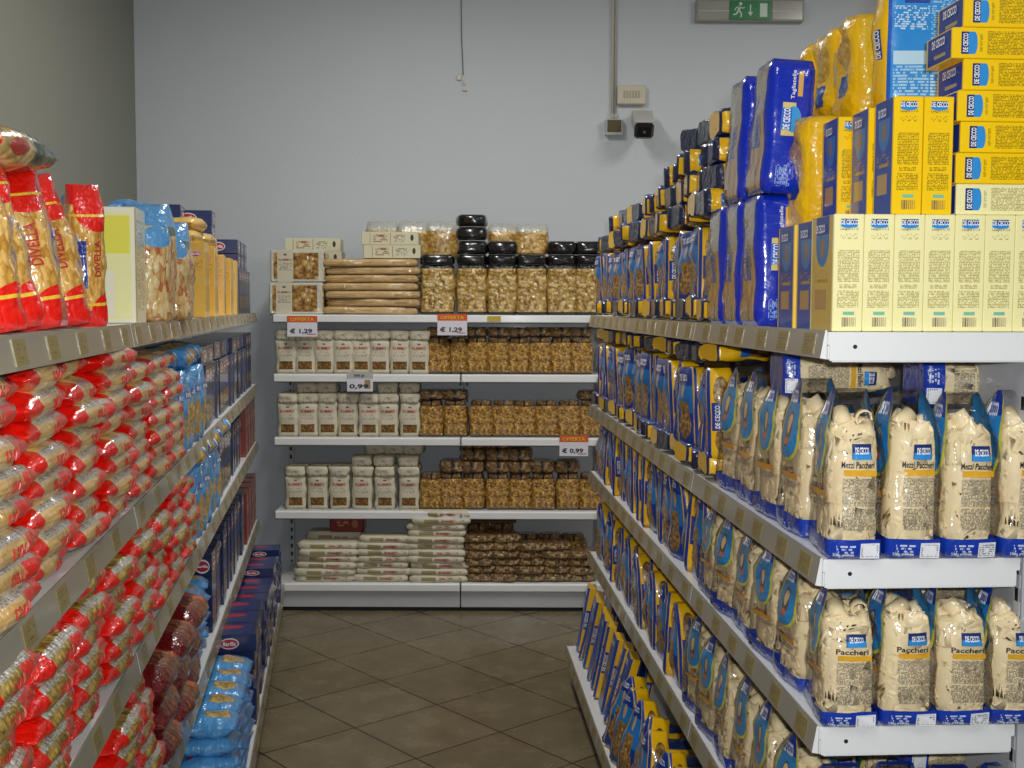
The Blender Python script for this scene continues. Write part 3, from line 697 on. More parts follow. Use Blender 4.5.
mb = MB(); mb.box(-.03, .03, -.05, .05, 0, .19, M_BK, .0015); NBOX = Tm('pasta_box', 'pasta box', [mb.mesh('pasta_box')])
# multicolour pasta bag, light blue head
M_MC = paint('tricolour_pasta_film', ('pasta', '#b0562e', '#d8b878', '#ecdcb0', 95, (1, 1, .5)), [('ell', 1, .3, 1.3, -.06, .1, '#1f4a28'), ('ell', 0, -.1, .5, .58, .76, '#2f5a34'), ('ell', 0, .05, .5, -.05, .12, '#c23a20'),
    ('ell', 1, -.1, .5, .72, .86, '#244f2c'), ('rect', None, 0, 1, .80, 1.01, '#5a9fd8'), ('ell', 0, .5, 1.2, .62, .8, '#5a9fd8'), ('rect', 4, 0, 1, 0, 1, '#5a9fd8')], .28, .9, .7, 24, wdist=.012)
S = None
MCB = Tm('multicoloured_pasta_bag', 'pasta bag', [])
for sd in (1, 2):
    S = bag_S(.10, .15, .235, 'gusset', .4, .14, .008, 14, sd); mb = MB(); bag(mb, S, M_MC, 5, 14); MCB.var.append(mb.mesh('pasta_bag'))
# light blue bags
LBL = '#4f9ad6'
EGG = ('pasta', '#8a6a24', '#c2a04a', '#dec27c', 70)
M_LB = paint('light_blue_pasta_film', LBL, [('ell', 1, .15, .85, .12, .62, EGG), ('ell', 0, .2, .8, .15, .55, EGG), ('rect', 1, .2, .8, .66, .76, '#2a5fae'), ('rect', 0, .2, .8, .7, .8, '#b03a44'), ('rect', None, 0, 1, -.01, .05, '#3a7fc4')], .3, .9, .8, 26, wdist=.012)
def lbb(w, t, h, seeds, style='gusset', M=None):
    out = []
    for sd in seeds:
        S = bag_S(w, t, h, style, .35, .14, .009, 18, sd); mb = MB(); bag(mb, S, M_LB, 4, 14)
        text_on(mb, S, t, h, 'Barilla', 1, .5, .71, .05, .014, T_WH, 0, .03)
        out.append(mb.mesh('pasta_bag', M))
    return out
LBAG = Tm('light_blue_pasta_bag', 'pasta bag', lbb(.085, .13, .235, (1, 2, 3)))
LBLIE = Tm('light_blue_pasta_bag', 'pasta bag', lbb(.11, .05, .24, (4, 5, 6), 'pillow', LIE_Y))
# dark blue boxes with a red and white oval
def bar_box(w, t, h, mat, lk=0, la=.5, lv=.84, lw=None, M=None, rot=0):
    mb = MB(); mb.box(-w/2, w/2, -t/2, t/2, 0, h, mat, .0012); S = box_S(w, t, h)
    for (k, W) in ((0, w), (1, t)):
        lw_ = min(W*.62, .05)
        text_on(mb, S, W, h, 'Barilla', k, .5, lv, lw_, lw_*.24, T_WH, 0, .03)
    return mb.mesh('pasta_box', M)
def bar_mat(nm, base, win='#c09a50', v=.84, asp=.09):
    return paint(nm, base, [('ell', 0, .1, .9, v-asp, v+asp, '#e8e6e8'), ('ell', 0, .14, .86, v-asp*.75, v+asp*.75, '#b81e2c'),
        ('ell', 1, .15, .85, v-asp, v+asp, '#e8e6e8'), ('ell', 1, .19, .81, v-asp*.75, v+asp*.75, '#b81e2c'),
        ('txt', 0, .15, .85, .6, .68, '#9fb0d4', (40, 10, .5)), ('ell', 1, .2, .8, .12, .4, win), ('ell', 1, .26, .74, .15, .36, DUR), ('rect', 1, .1, .9, .46, .56, '#24479c')], .3, .6, .05)
M_BA = bar_mat('dark_blue_pasta_box', '#122350'); M_BS = bar_mat('dark_blue_pasta_box_side', '#14265a', v=.5, asp=.4)
BARB = Tm('pasta_box', 'pasta box', [bar_box(.062, .105, .205, M_BA)])
BART = Tm('pasta_box', 'pasta box', [bar_box(.062, .105, .270, M_BA)])
def flat_box(w, t, h, mat):
    mb = MB(); mb.box(-w/2, w/2, -t/2, t/2, 0, h, mat, .001); S = box_S(w, t, h)
    text_on(mb, S, w, h, 'Barilla', 0, .5, .5, .04, h*.22, T_WH, 0, .03); text_on(mb, S, t, h, 'Barilla', 1, .5, .5, .038, h*.22, T_WH, 0, .03)
    return mb.mesh('pasta_box')
M_BF = paint('dark_blue_flat_box', '#14265a', [('ell', 0, .32, .68, .18, .82, '#e8e6e8'), ('ell', 0, .34, .66, .24, .76, '#b81e2c'), ('ell', 1, .28, .72, .18, .82, '#e8e6e8'), ('ell', 1, .31, .69, .24, .76, '#b81e2c'), ('rect', 4, .1, .9, .1, .9, '#1b3474'), ('ell', 4, .25, .75, .5, .8, '#b81e2c')], .3, .6, .05)
BARF = Tm('pasta_box', 'pasta box', [flat_box(.19, .135, .038, M_BF)])
BARF2 = Tm('pasta_box', 'pasta box', [flat_box(.17, .15, .062, M_BF)])
M_RB = paint('red_brown_box', '#7c2616', [('rect', 0, .2, .8, .2, .5, '#b5763c'), ('rect', 1, .2, .8, .1, .45, '#b5763c'), ('txt', 1, .2, .8, .6, .85, '#c88a5c', (14, 8, .5))], .35, .6, .05)
mb = MB(); mb.box(-.09, .09, -.065, .065, 0, .12, M_RB, .0015); RBOX = Tm('pasta_box', 'pasta box', [mb.mesh('pasta_box')])
GOLD = '#e6b233'
M_GB = paint('gold_pasta_box', GOLD, [('ell', 0, .3, .85, .80, .88, '#d89aa0'), ('ell', 0, .34, .81, .815, .865, '#c23444'), ('txt', 0, .3, .9, .62, .76, '#a8802c', (40, 12, .5)), ('rect', 1, .0, .12, 0, 1, '#e2c268'), ('vtx', 0, .05, .15, .1, .6, '#9a7424', (30, 60, .5))], .28, .7, .08)
mb = MB(); mb.box(-.035, .035, -.055, .055, 0, .245, M_GB, .002); S = box_S(.07, .11, .245); text_on(mb, S, .07, .245, 'Barilla', 0, .57, .84, .028, .007, T_WH, 0, .03); GBOX = Tm('pasta_box', 'pasta box', [mb.mesh('pasta_box')])
M_GBG = paint('gold_bag', '#d8b25c', [('ell', 0, .2, .8, .3, .8, '#8a5a24'), ('ell', 1, .2, .8, .3, .7, ('pasta', '#8a6020', '#c09440', '#dcbc74', 80))], .28, .9, .8, 22, wdist=.012)
GBAG = Tm('gold_pasta_bag', 'pasta bag', [])
for sd in (1, 2, 3):
    S = bag_S(.12, .06, .2, 'pillow', .5, .14, .008, 18, sd); mb = MB(); bag(mb, S, M_GBG, 4, 12); GBAG.var.append(mb.mesh('pasta_bag', LIE_Y))
M_DR = paint('dark_red_pasta_film', ('pasta', '#4e1408', '#7c3216', '#a85c28', 70), [('rect', None, 0, 1, -.01, .28, '#6a0c10'), ('rect', None, 0, 1, .74, 1.01, '#7c0e10'), ('ell', 0, -.2, 1.2, .60, .9, '#c85a14')], .25, .95, .7, 24, wdist=.012)
DRB = Tm('red_pasta_bag', 'pasta bag', pillow(.13, .085, .26, M_DR, (1, 2, 3), LIE_Y, None, 1, 4, 14))
# ---- packs of the back wall shelves
PAPER = '#cfc9b2'
M_RU = paint('white_paper_pasta_bag', PAPER, [('rect', 0, .14, .86, .13, .36, ('pasta', '#3c240a', '#74501c', '#a07a3c', 110)), ('txt', 0, .2, .8, .50, .56, '#7d7868', (40, 12, .5)), ('txt', 0, .25, .75, .60, .64, '#7d7868', (40, 14, .55)), ('rect', 0, .42, .58, .83, .87, '#5a5648'), ('rect', 0, .1, .9, .02, .04, '#a69e84')], .75, 0, .5, 22, wdist=.008)
M_RF = paint('white_paper_fold', PAPER, [('txt', 0, .3, .7, .3, .6, '#8a8474', (10, 8, .5)), ('rect', 0, .28, .31, 0, .25, '#3a382f'), ('rect', 0, .66, .69, 0, .25, '#3a382f')], .75, 0, .6, 22, wdist=.01)
RUM = Tm('paper_pasta_bag', 'pasta bag', [], [('folded_top', [])])
for sd in (1, 2, 3, 4):
    S = bag_S(.103, .07, .180, 'brick', .12, .06, .007, 22, sd); mb = MB(); bag(mb, S, M_RU, 4, 10)
    text_on(mb, S, .098, .175, 'RUMMO', 0, .5, .74, .07, .014, T_RD, 0, .02)
    RUM.var.append(mb.mesh('paper_pasta_bag'))
    S = bag_S(.104, .080, .050, 'brick', .15, .05, .010, 26, sd+9); mb = MB(); bag(mb, S, M_RF, 4, 6)
    RUM.parts[0][1].append(mb.mesh('folded_top', Matrix.Translation((0, -.004, .177)), floor=False))
RUMF = Tm('paper_pasta_bag', 'pasta bag', [])       # lying on its back across the tops
RUML = Tm('paper_pasta_bag', 'pasta bag', [])       # lying flat in a pile
M_RL = paint('white_paper_lying_bag', PAPER, [('rect', 0, .2, .45, .25, .75, '#9a8c60'), ('txt', 0, .5, .9, .2, .7, '#a8796a', (8, 14, .52))], .75, 0, .6, 20, wdist=.01)
for sd in (1, 2, 3, 4):
    S = bag_S(.104, .12, .055, 'brick', .2, .08, .011, 24, sd+3); mb = MB(); bag(mb, S, M_RF, 4, 6); RUMF.var.append(mb.mesh('paper_pasta_bag'))
    S = bag_S(.300, .13, .036, 'brick', .10, .04, .010, 14, sd+3); mb = MB(); bag(mb, S, M_RL, 7, 4)
    text_on(mb, S, .285, .034, 'RUMMO', 0, .62, .5, .07, .011, T_RD, 0, .02); RUML.var.append(mb.mesh('paper_pasta_bag'))
BRN = ('pasta', '#5a360a', '#ac7c26', '#e6b652', 90)
BRD = ('pasta', '#3a2814', '#7a5a32', '#b8945c', 85)
M_BN = paint('clear_bag_brown_pasta', BRN, [('rect', None, 0, 1, -.01, .06, '#1c1812'), ('rect', 4, 0, 1, 0, 1, '#2a2018')], .2, 1, 1, 38, wdist=.03, cr=.04)
M_BNT = paint('clear_bag_brown_top', BRD, [('rect', 0, .44, .56, 0, 1, '#221a12')], .2, 1, 1, 38, wdist=.03, cr=.04)
BRB = Tm('clear_pasta_bag', 'pasta bag', [], [('folded_top', [])]); BRL = Tm('clear_pasta_bag', 'pasta bag', []); BRS = Tm('clear_pasta_bag', 'pasta bag', [])
for sd in (1, 2, 3, 4):
    S = bag_S(.122, .075, .165, 'brick', .22, .1, .005, 18, sd); mb = MB(); bag(mb, S, M_BN, 4, 10); BRB.var.append(mb.mesh('clear_pasta_bag'))
    S = bag_S(.104, .07, .035, 'brick', .4, .05, .008, 22, sd+9); mb = MB(); bag(mb, S, M_BNT, 4, 4); BRB.parts[0][1].append(mb.mesh('folded_top', Matrix.Translation((0, 0, .158)), floor=False))
    S = bag_S(.120, .15, .062, 'brick', .4, .1, .006, 20, sd+3); mb = MB(); bag(mb, S, M_BNT, 4, 6); BRL.var.append(mb.mesh('clear_pasta_bag'))
    S = bag_S(.150, .13, .044, 'brick', .2, .08, .014, 26, sd+5); mb = MB(); bag(mb, S, paint('clear_bag_dark_brown_pasta', BRD, [('rect', 0, .3, .5, .3, .7, '#b0915a')], .2, 1, 1, 34, wdist=.03, cr=.04) if sd == 1 else BRS.var[0].materials[0], 4, 4); BRS.var.append(mb.mesh('clear_pasta_bag'))
# black topped clear bags of large shapes
BIG = ('pasta', '#7a5a1e', '#c09a4a', '#e6cf92', 62)
M_BT = paint('clear_bag_large_shapes', BIG, [('rect', None, 0, 1, -.01, .07, '#16140f'), ('rect', None, 0, 1, .90, 1.01, '#1a1a1c')], .2, 1, 1, 24, wdist=.03, cr=.04)
M_BF2 = plain('black_film', '#0d0e11', .22, 0, 1, .1, 20, .8, 18)
BTB = Tm('black_topped_bag', 'pasta bag', [], [('folded_top', [])]); BTL = Tm('black_film_bag', 'pasta bag', []); CLR = Tm('clear_pasta_bag', 'pasta bag', [])
for sd in (1, 2, 3):
    S = bag_S(.158, .09, .265, 'brick', .25, .1, .008, 14, sd); mb = MB(); bag(mb, S, M_BT, 5, 12); BTB.var.append(mb.mesh('black_topped_bag'))
    S = bag_S(.156, .10, .055, 'brick', .4, .08, .008, 18, sd+4); mb = MB(); bag(mb, S, M_BF2, 5, 6); BTB.parts[0][1].append(mb.mesh('folded_top', Matrix.Translation((0, 0, .258)), floor=False))
    S = bag_S(.16, .14, .068, 'brick', .5, .08, .008, 18, sd+7); mb = MB(); bag(mb, S, M_BF2, 5, 6); BTL.var.append(mb.mesh('black_film_bag'))
    S = bag_S(.165, .08, .20, 'gusset', .3, .1, .008, 14, sd); mb = MB()
    bag(mb, S, paint('clear_loose_pasta_film', ('pasta', '#8a6420', '#c49a48', '#e0c488', 60), [('rect', None, 0, 1, .74, 1.01, '#b8bab4')], .25, 1, .8, 20, wdist=.012) if sd == 1 else CLR.var[0].materials[0], 5, 12); CLR.var.append(mb.mesh('clear_pasta_bag'))
# flat tray packs with a paper band
M_TR = paint('tray_pack_film', ('pasta', '#5c3a10', '#a87c38', '#d2b274', 50), [('rect', None, 0, 1, -.01, .05, '#cfcdbf'), ('rect', None, 0, 1, .95, 1.01, '#cfcdbf'), ('rect', 0, 0, .04, 0, 1, '#cfcdbf'), ('rect', 0, .9, 1, 0, 1, '#cfcdbf'), ('rect', 4, 0, 1, 0, 1, '#cfcdbf')], .15, 1, .6, 14, wdist=.014)
M_TB = paint('paper_band', '#cdc8ae', [('txt', 0, .1, .9, .35, .6, '#8a8270', (26, 8, .5)), ('rect', 0, .4, .6, .82, .88, '#5c5a4a')], .7)
mb = MB(); mb.box(-.142, .142, -.07, .07, 0, .165, M_TR, .006); tr = mb.mesh('tray_pack')
mb = MB(); mb.box(-.105, -.022, -.0725, .0725, .0, .1665, M_TB); S = box_S(.083, .145, .165)
S2 = lambda k, a, v, o=0: S(k, a, v, o) + Vector((-.0635, 0, 0)); text_on(mb, S2, .083, .165, 'RUMMO', 0, .5, .70, .066, .011, T_RD, 0, .01)
TRAY = Tm('tray_pack', 'pasta pack', [tr], [('paper_band', [mb.mesh('paper_band', floor=False)])])
M_CX = paint('cream_flat_box', '#d6d1b2', [('rect', 0, .14, .15, .05, .95, '#a05a44'), ('rect', 0, .50, .51, .05, .95, '#a05a44'), ('txt', 0, .2, .45, .2, .8, '#9a7a64', (7, 12, .5)), ('txt', 0, .56, .76, .2, .8, '#8c8a78', (9, 16, .5)), ('ell', 0, .86, .92, .3, .8, '#3c3a30')], .6, .2, .05)
mb = MB(); mb.box(-.148, .148, -.07, .07, 0, .068, M_CX, .0015); S = box_S(.296, .14, .068); text_on(mb, S, .296, .068, 'RUMMO', 0, .33, .72, .05, .009, T_RD, 0, .01); CFB = Tm('pasta_box', 'pasta box', [mb.mesh('pasta_box')])
M_LG = paint('long_paper_pack', '#c6a672', [('txt', 0, 0, 1, 0, 1, '#a07e48', (7, 2.5, .5)), ('rect', 0, 0, 1, 0, .10, '#6e532f')], .45, .7, .6, 14, wdist=.012)
LONG = Tm('long_pasta_pack', 'pasta pack', [])
for sd in (1, 2, 3):
    S = bag_S(.49, .09, .040, 'brick', .08, .03, .010, 9, sd); mb = MB(); bag(mb, S, M_LG, 10, 5); LONG.var.append(mb.mesh('long_pasta_pack'))
M_TIN = paint('red_tin_box', '#7c1e10', [('txt', 0, .12, .55, .3, .7, '#b5805c', (5, 10, .5)), ('ell', 0, .65, .85, .2, .7, '#a86a3c')], .35, .7, .05)
mb = MB(); mb.box(-.092, .092, -.055, .055, 0, .098, M_TIN, .006); TIN = Tm('red_box', 'pasta box', [mb.mesh('red_box')])
M_TRAYB = plain('brown_cardboard', '#6a3c1a', .7)

# ------------------------------------------------------------------ right-hand shelving: stock
RZ = R.rz
def pr(T, d, y, z, w, label, group=None, **k):
    k.setdefault('rz', RZ); return place(T, R.p(d+w/2, y, z), label, group, **k)
e = .0008
g = 'cream lasagne boxes in the end row'
for i in range(7):
    pr(CBOX, .014+i*.0503, 1.93, Z1+e, .0495, 'cream lasagne box standing %s in the end row on the right top shelf' % ('first from the aisle,' if i == 0 else ORD[i+1] + ' from the aisle,'), g)
for i, y in enumerate((2.055, 2.172)):
    pr(YBOX_T, .026, y, Z1+e, .0495, ['blue-fronted lasagne box standing directly behind the cream boxes, right top shelf', 'blue-fronted lasagne box standing beside the royal blue tagliatelle bag, right top shelf'][i], 'blue-fronted lasagne boxes')
for i in range(5):   # second row behind the cream boxes carries the upper boxes
    pr(YBOX_T, .080+i*.0505, 2.08, Z1+e, .0495, 'lasagne box in the second row behind the cream boxes, %s from the aisle' % ORD[i+1], 'second row of lasagne boxes')
zz = Z1+.1918
for i in range(2):
    pr(YBOX, .112+i*.0505, 1.925, zz, .049, ['yellow lasagne box standing on the cream boxes, showing its blue front to the aisle', 'yellow lasagne box standing on the cream boxes against the laid yellow stack'][i], 'yellow lasagne boxes on the cream row')
pr(YBOX, .112, 2.035, zz, .049, 'yellow lasagne box on the second row, middle of three blue fronts facing the aisle', 'yellow lasagne boxes on the cream row')
pr(YBOX, .092, 2.130, zz, .049, 'yellow lasagne box on the second row, last of three blue fronts before the yellow bags', 'yellow lasagne boxes on the cream row')
offs = (.218, .216, .222, .216, .224, .204, .222)
for i in range(7):
    dd = offs[i] + .0
    pr(SBOX_C if i == 0 else SBOX, dd, 1.93, zz + i*.0502, .25, ['cream lasagne box laid on its side at the bottom of the tall yellow stack'] [0] if i == 0 else 'yellow lasagne box laid on its side, %s up in the tall stack at right' % ORD[i+1], 'lasagne boxes laid in a tall stack')
pr(BIGBLUE, .212, 2.22, 1.972, .165, 'yellow-sided bag turned to show its light blue text panel, above the yellow boxes', None)
g = 'plain yellow bags in the top pile'
n = 0
for (d, y, z, w) in ((.075, 2.28, zz, 0), (.075, 2.42, zz, 1), (.08, 2.56, zz, 0), (.195, 2.36, 1.966, 0), (.195, 2.49, 1.966, 0), (.195, 2.62, 1.966, 1), (.20, 2.30, zz, 0), (.20, 2.44, zz, 1), (.20, 2.58, zz, 2)):
    nm = ['lower', 'lower', 'lower', 'upper', 'upper', 'upper', 'inner lower', 'inner lower', 'inner lower'][n]
    pr(YY, d, y, z, .11, 'plain yellow bag, %s layer of the top pile, %s behind the box stacks' % (nm, ORD[n % 3+1]), g, rx=j(.04), var=n, rz=RZ+j(.05)); n += 1
for i in range(4):      # what the pile stands on
    pr(TAGL, .108, 2.30+i*.142, Z1+e, .088, 'blue tagliatelle bag in the inner row under the yellow pile, %s from the near end' % ORD[i+1], 'inner row of blue tagliatelle bags', sc=(1, 1, .70))
    pr(TAGL, .205, 2.24+i*.142, Z1+e, .088, 'blue tagliatelle bag in the innermost row under the yellow pile, %s from the near end' % ORD[i+1], 'innermost row of blue tagliatelle bags', sc=(1, 1, .70))
g = 'royal blue tagliatelle bags at the aisle edge'
for i, (y, z, rx, ry, d) in enumerate(((2.368, Z1+e, 0, 0, .008), (2.512, Z1+e, 0, 0, .006), (2.652, Z1+e, 0, 0, .004), (2.360, Z1+.266, .02, .06, .012), (2.535, Z1+.266, 0, .04, .010))):
    pr(TAGL, d, y, z, .088, ['royal blue tagliatelle bag standing on the right top shelf, nearest the boxes', 'royal blue tagliatelle bag standing second along the right top shelf', 'royal blue tagliatelle bag standing third along, next to the yellow bags',
        'royal blue tagliatelle bag leaning on top of the nearest blue bag', 'royal blue tagliatelle bag with yellow top, upper layer beside the stacked yellow bags'][i], g, rx=rx, ry=ry, var=i)
# standing yellow bags with lying layers below and above
def ystrip(zb, y0, y1, pitch, shelf, lowlayer, T, h, layers, d0=.006, lean=0.0, hs=1.0, ts=1.0, yaw=.16, low_h=.052, top_h=.0625, inner=True, zmax=9):
    y = y0; i = 0; gl, gs = 'yellow and navy bags lying under, %s' % shelf, 'yellow and blue bags standing, %s' % shelf
    zt = zb + (low_h if lowlayer else 0) + e
    while y < y1-.03:
        i += 1; ti = 'navy' if i % 4 == 0 else 'yellow'
        if lowlayer:
            place(YLOW, R.p(d0-.012+abs(j(.012)), y, zb+e), 'navy-sided yellow bag lying at the bottom of the %s, %s from the near end' % (shelf, ORD[i]), gl, rz=RZ-.05+j(.2), sc=(1, 1.0, 1+j(.05)))
        place(T, R.p(d0+.036+abs(j(.010)), y+j(.012), zt), 'yellow bag with blue front standing on the %s, %s from the near end' % (shelf, ORD[i]), gs, rz=RZ+j(.32), rx=lean+j(.08), ry=j(.06), sc=(1.1, 1.05, hs*(1+j(.04))))
        if inner: place(T, R.p(d0+.118, y+.01, zt), 'yellow bag with blue front in the inner row of the %s, %s from near end' % (shelf, ORD[i]), 'inner row, %s' % shelf, rz=RZ, rx=lean+j(.02), sc=(1, 1, .95*hs))
        nl = layers(y)
        for q in range(nl):
            zq = zt + h*hs + .004 + q*top_h
            if zq + top_h*ts > zmax: break
            place(YLIE, R.p(d0-.006+abs(j(.022))+q*.006, y+j(.012), zq), 'navy-sided yellow bag lying in layer %s above the standing bags, column %s, %s' % (['one', 'two', 'three', 'four', 'five'][q], ORD[i], shelf), 'yellow and navy bags lying on top, %s' % shelf, rz=RZ+j(.30), ry=j(.05), rx=j(.05), sc=(1, 1, ts))
        y += pitch
ystrip(Z1, 2.790, 4.80, .124, 'right top shelf', True, YBAG, .190, lambda y: 4 if y < 3.08 else 3 if y < 3.5 else 2 if y < 4.5 else 1)
ystrip(Z2, 2.73, 4.80, .124, 'right second shelf', True, YBAG, .188, lambda y: 1, lean=.02, zmax=1.519, hs=1.12, ts=.72, yaw=.22)
ystrip(Z3, 2.90, 4.80, .120, 'right third shelf', False, YBAG_T, .20, lambda y: 0, lean=.06, inner=False, hs=.98, yaw=.30)
ystrip(Z4, 2.98, 4.80, .120, 'right fourth shelf', False, YBAG_T, .20, lambda y: 0, lean=.08, inner=False, yaw=.30)
# the clear bags, end rows and aisle rows
def clear_rows(T, TL, zb, shelf, nrow, title, yend, h, lie, inn=.8, hz=1.0):
    w = .092
    for i in range(4):
        place(T, R.p(.010+w/2+i*.094, 1.908, zb+e), 'clear %s bag with blue base, %s across the end of the %s' % (title, ORD[i+1], shelf), 'clear %s bags across the end, %s' % (title, shelf), rz=RZ+j(.07)-(.04 if i == 0 else 0), ry=j(.012), var=i, sc=(1, 1, hz*(1+j(.02))))
    y = 2.085; i = 1
    while y < yend:
        i += 1
        place(T, R.p(.008+w/2+abs(j(.006)), y, zb+e), 'clear %s bag at the aisle edge of the %s, %s from the near corner' % (title, shelf, ORD[i]), 'clear %s bags along the aisle, %s' % (title, shelf), rz=RZ+.08+j(.12), var=i, sc=(1, 1.05, hz*(1+j(.03))))
        if i < 4:
            for q in (1, 2): place(T, R.p(.012+w/2+q*.098, y+.005, zb+e), 'clear %s bag in inner row %s of the %s, %s from the near end' % (title, ['', 'one', 'two'][q], shelf, ORD[i]), 'clear %s bags inside, %s' % (title, shelf), rz=RZ+j(.08), var=i+q, sc=(1, 1, inn if i == 2 else .85))
        else: place(T, R.p(.012+w*1.5, y+.01, zb+e), 'clear %s bag in the inner row of the %s, %s from the near end' % (title, shelf, ORD[i]), 'clear %s bags inside, %s' % (title, shelf), rz=RZ, var=i, sc=(1, 1, .86))
        y += .158
    for q, (d, yy, zz2, s) in enumerate(lie):
        place(TL, R.p(d+.13, yy, zz2), 'clear %s bag lying sideways over the end row, %s, %s from aisle' % (title, shelf, ORD[q+1]), 'clear bags lying over the end rows', rz=RZ+j(.03), sc=s, var=q)
clear_rows(MEZZI, MEZZI_L, Z2, 'right second shelf', 4, 'half-paccheri', 2.70, .258, ((.105, 2.075, 1.415, (1.12, .8, .90)), (-.10, 2.235, 1.425, (1, .8, .85))), .78, 1.06)
clear_rows(PACCH, PACCH_L, Z3, 'right third shelf', 4, 'paccheri', 2.86, .262, ((.10, 2.085, 1.058, (1.08, .8, .80)),), .52, .865)
clear_rows(PACCH, PACCH_L, Z4, 'right fourth shelf', 4, 'large paccheri', 2.94, .262, ((.10, 2.085, .745, (1.08, .8, .85)),), .62, .97)
# bottom shelf: leaning thin boxes and a few bags
i = 0; y = 4.75
while y > 3.75:
    i += 1
    place(SPBOX, R.p(-.045, y, Z0+e+.005), 'thin yellow-edged blue box leaning on the right bottom shelf, %s from the back wall' % ORD[i], 'thin blue boxes leaning on the bottom shelf', rz=RZ-.12+j(.10), rx=j(.05), ry=.22+j(.05), sc=(1, .95, 1))
    place(SPBOX, R.p(.040, y+.02, Z0+e+.005), 'thin blue box in the inner row of the right bottom shelf, %s from the back wall' % ORD[i], 'thin blue boxes in the inner row', rz=RZ+j(.05), ry=.18, sc=(1, .95, 1))
    y -= .105 if i % 3 else .150
y = 3.66; i = 0
while y > 2.9:
    i += 1
    place(YBAG_T, R.p(-.050, y, Z0+e), 'yellow bag with blue front leaning on the right bottom shelf, %s after the thin boxes' % ORD[i], 'leaning bags on the bottom shelf', rz=RZ+.25+j(.25), rx=.05+j(.1), ry=.20+j(.06), sc=(1.1, 1.15, 1.05))
    place(YLIE, R.p(.04, y, Z0+e), 'navy-sided yellow bag lying behind the leaning bags of the right bottom shelf, %s' % ORD[i], 'lying bags behind the leaning ones', rz=RZ+j(.2))
    y -= .125

# ------------------------------------------------------------------ left-hand shelving: stock
LZR = Lf.rz
def pl(T, d, y, z, label, group=None, **k):
    k.setdefault('rz', LZR); return place(T, Lf.p(d, y, z), label, group, **k)
TOPY = ((1.26, -.05), (1.37, .02), (1.48, -.03), (1.58, .04), (1.70, -.02), (1.83, .03), (2.00, 0), (2.17, .16))
for i, (y, t) in enumerate(TOPY):
    pl(DIVT, .062+abs(j(.01)), y, LZ[0]+e, 'red-topped bag of ridged pasta leaning on the left top shelf, %s from the camera' % ORD[i+1], 'red-topped standing bags', rx=-.04+t, ry=-.20+t, rz=LZR+.35+j(.12), var=i, sc=(1.15 if i < 7 else .85, 1.05 if i < 7 else .9, 1))
    pl(DIVT, .165+abs(j(.01)), y+.02, LZ[0]+e, 'red-topped bag in the inner row of the left top shelf, %s from the camera' % ORD[i+1], 'red-topped bags in the inner row', rx=-.06+t, ry=-.16, rz=LZR+.2+j(.12), var=i+1)
pl(GDB, .12, 1.62, LZ[0]+.236, 'green and cream bag lying on top of the red-topped bags', None, rz=LZR-.1)
pl(NBOX, .115, 2.38, LZ[0]+e, 'narrow dark blue box tucked behind the pale yellow box, left top shelf')
pl(PYBOX, .072, 2.585, LZ[0]+e, 'pale yellow pasta box standing alone on the left top shelf')
pl(LBAG, .17, 2.66, LZ[0]+e, 'light blue bag standing behind the pale yellow box, showing above it', None, sc=(1, 1, 1.22))
pl(LBLIE, .12, 3.02, LZ[0]+.262, 'light blue bag draped over the multicoloured pasta bag', 'light blue bags on the top pile', rx=-.12, rz=LZR+.2)
pl(MCB, .048, 2.80, LZ[0]+e, 'multicoloured pasta bag next to the pale yellow box, left top shelf', 'multicoloured pasta bags', sc=(1.15, 1.1, 1.20), var=0)
pl(MCB, .030, 3.02, LZ[0]+e, 'multicoloured pasta bag with light blue top, farther of two, left top shelf', 'multicoloured pasta bags', sc=(1.15, 1.1, 1.08), var=1)
pl(MCB, .15, 2.83, LZ[0]+e, 'multicoloured pasta bag in the inner row behind the nearer one', 'multicoloured pasta bags', var=1)
pl(LBAG, .045, 3.24, LZ[0]+e, 'light blue bag standing between multicoloured pasta and the dark blue box', None, sc=(1, 1, .8))
pl(BARB, .075, 3.42, LZ[0]+e, 'dark blue box standing just before the gold boxes, left top shelf', None, sc=(1, 1, 1.1))
for i, y in enumerate((3.80, 4.10, 4.42, 4.72, 4.98)):
    pl(GBOX, .048, y, LZ[0]+e, 'gold pasta box standing on the left top shelf, %s from the camera' % ORD[i+1], 'gold pasta boxes', rz=LZR+j(.05), sc=(1, 1, 1 if i < 2 else .94))
for i, (y, d, z) in enumerate(((3.98, .13, .247), (4.22, .12, .247), (4.46, .11, .247), (4.10, .15, .300))):
    pl(GBAG, d, y, LZ[0]+z, 'gold bag lying above the gold boxes, %s' % ['nearest in the lower layer', 'middle of the lower layer', 'farthest in the lower layer', 'topmost of the pile'][i], 'gold bags on the pile', rz=LZR+j(.2), sc=(1, 1, .8))
for q in range(5):
    pl(GBOX, .145, 3.92+.17*q, LZ[0]+e, 'gold pasta box in the inner row, %s from the camera, under the gold bags' % ORD[q+1], 'gold boxes in the inner row')
for q in range(7):
    pl(BARF2, .30, 4.78+j(.02), LZ[0]+e+.0635*q, 'dark blue box in the nearer stack behind the gold boxes, %s up' % ORD[q+1], 'dark blue boxes stacked behind the gold', sc=(1.1, 1, 1))
for q in range(7):
    pl(BARF2, .21, 5.02+j(.02), LZ[0]+e+.0635*q, 'dark blue box in the farther stack behind the gold boxes, %s up' % ORD[q+1], 'dark blue boxes stacked behind the gold', sc=(1.15, 1, 1))
for q in range(6):
    pl(BARB, .050, 5.20+.112*q, LZ[0]+e, 'dark blue box standing at the far end of the left top shelf, %s from gold' % ORD[q+1], 'dark blue boxes at the far end of the top shelf')
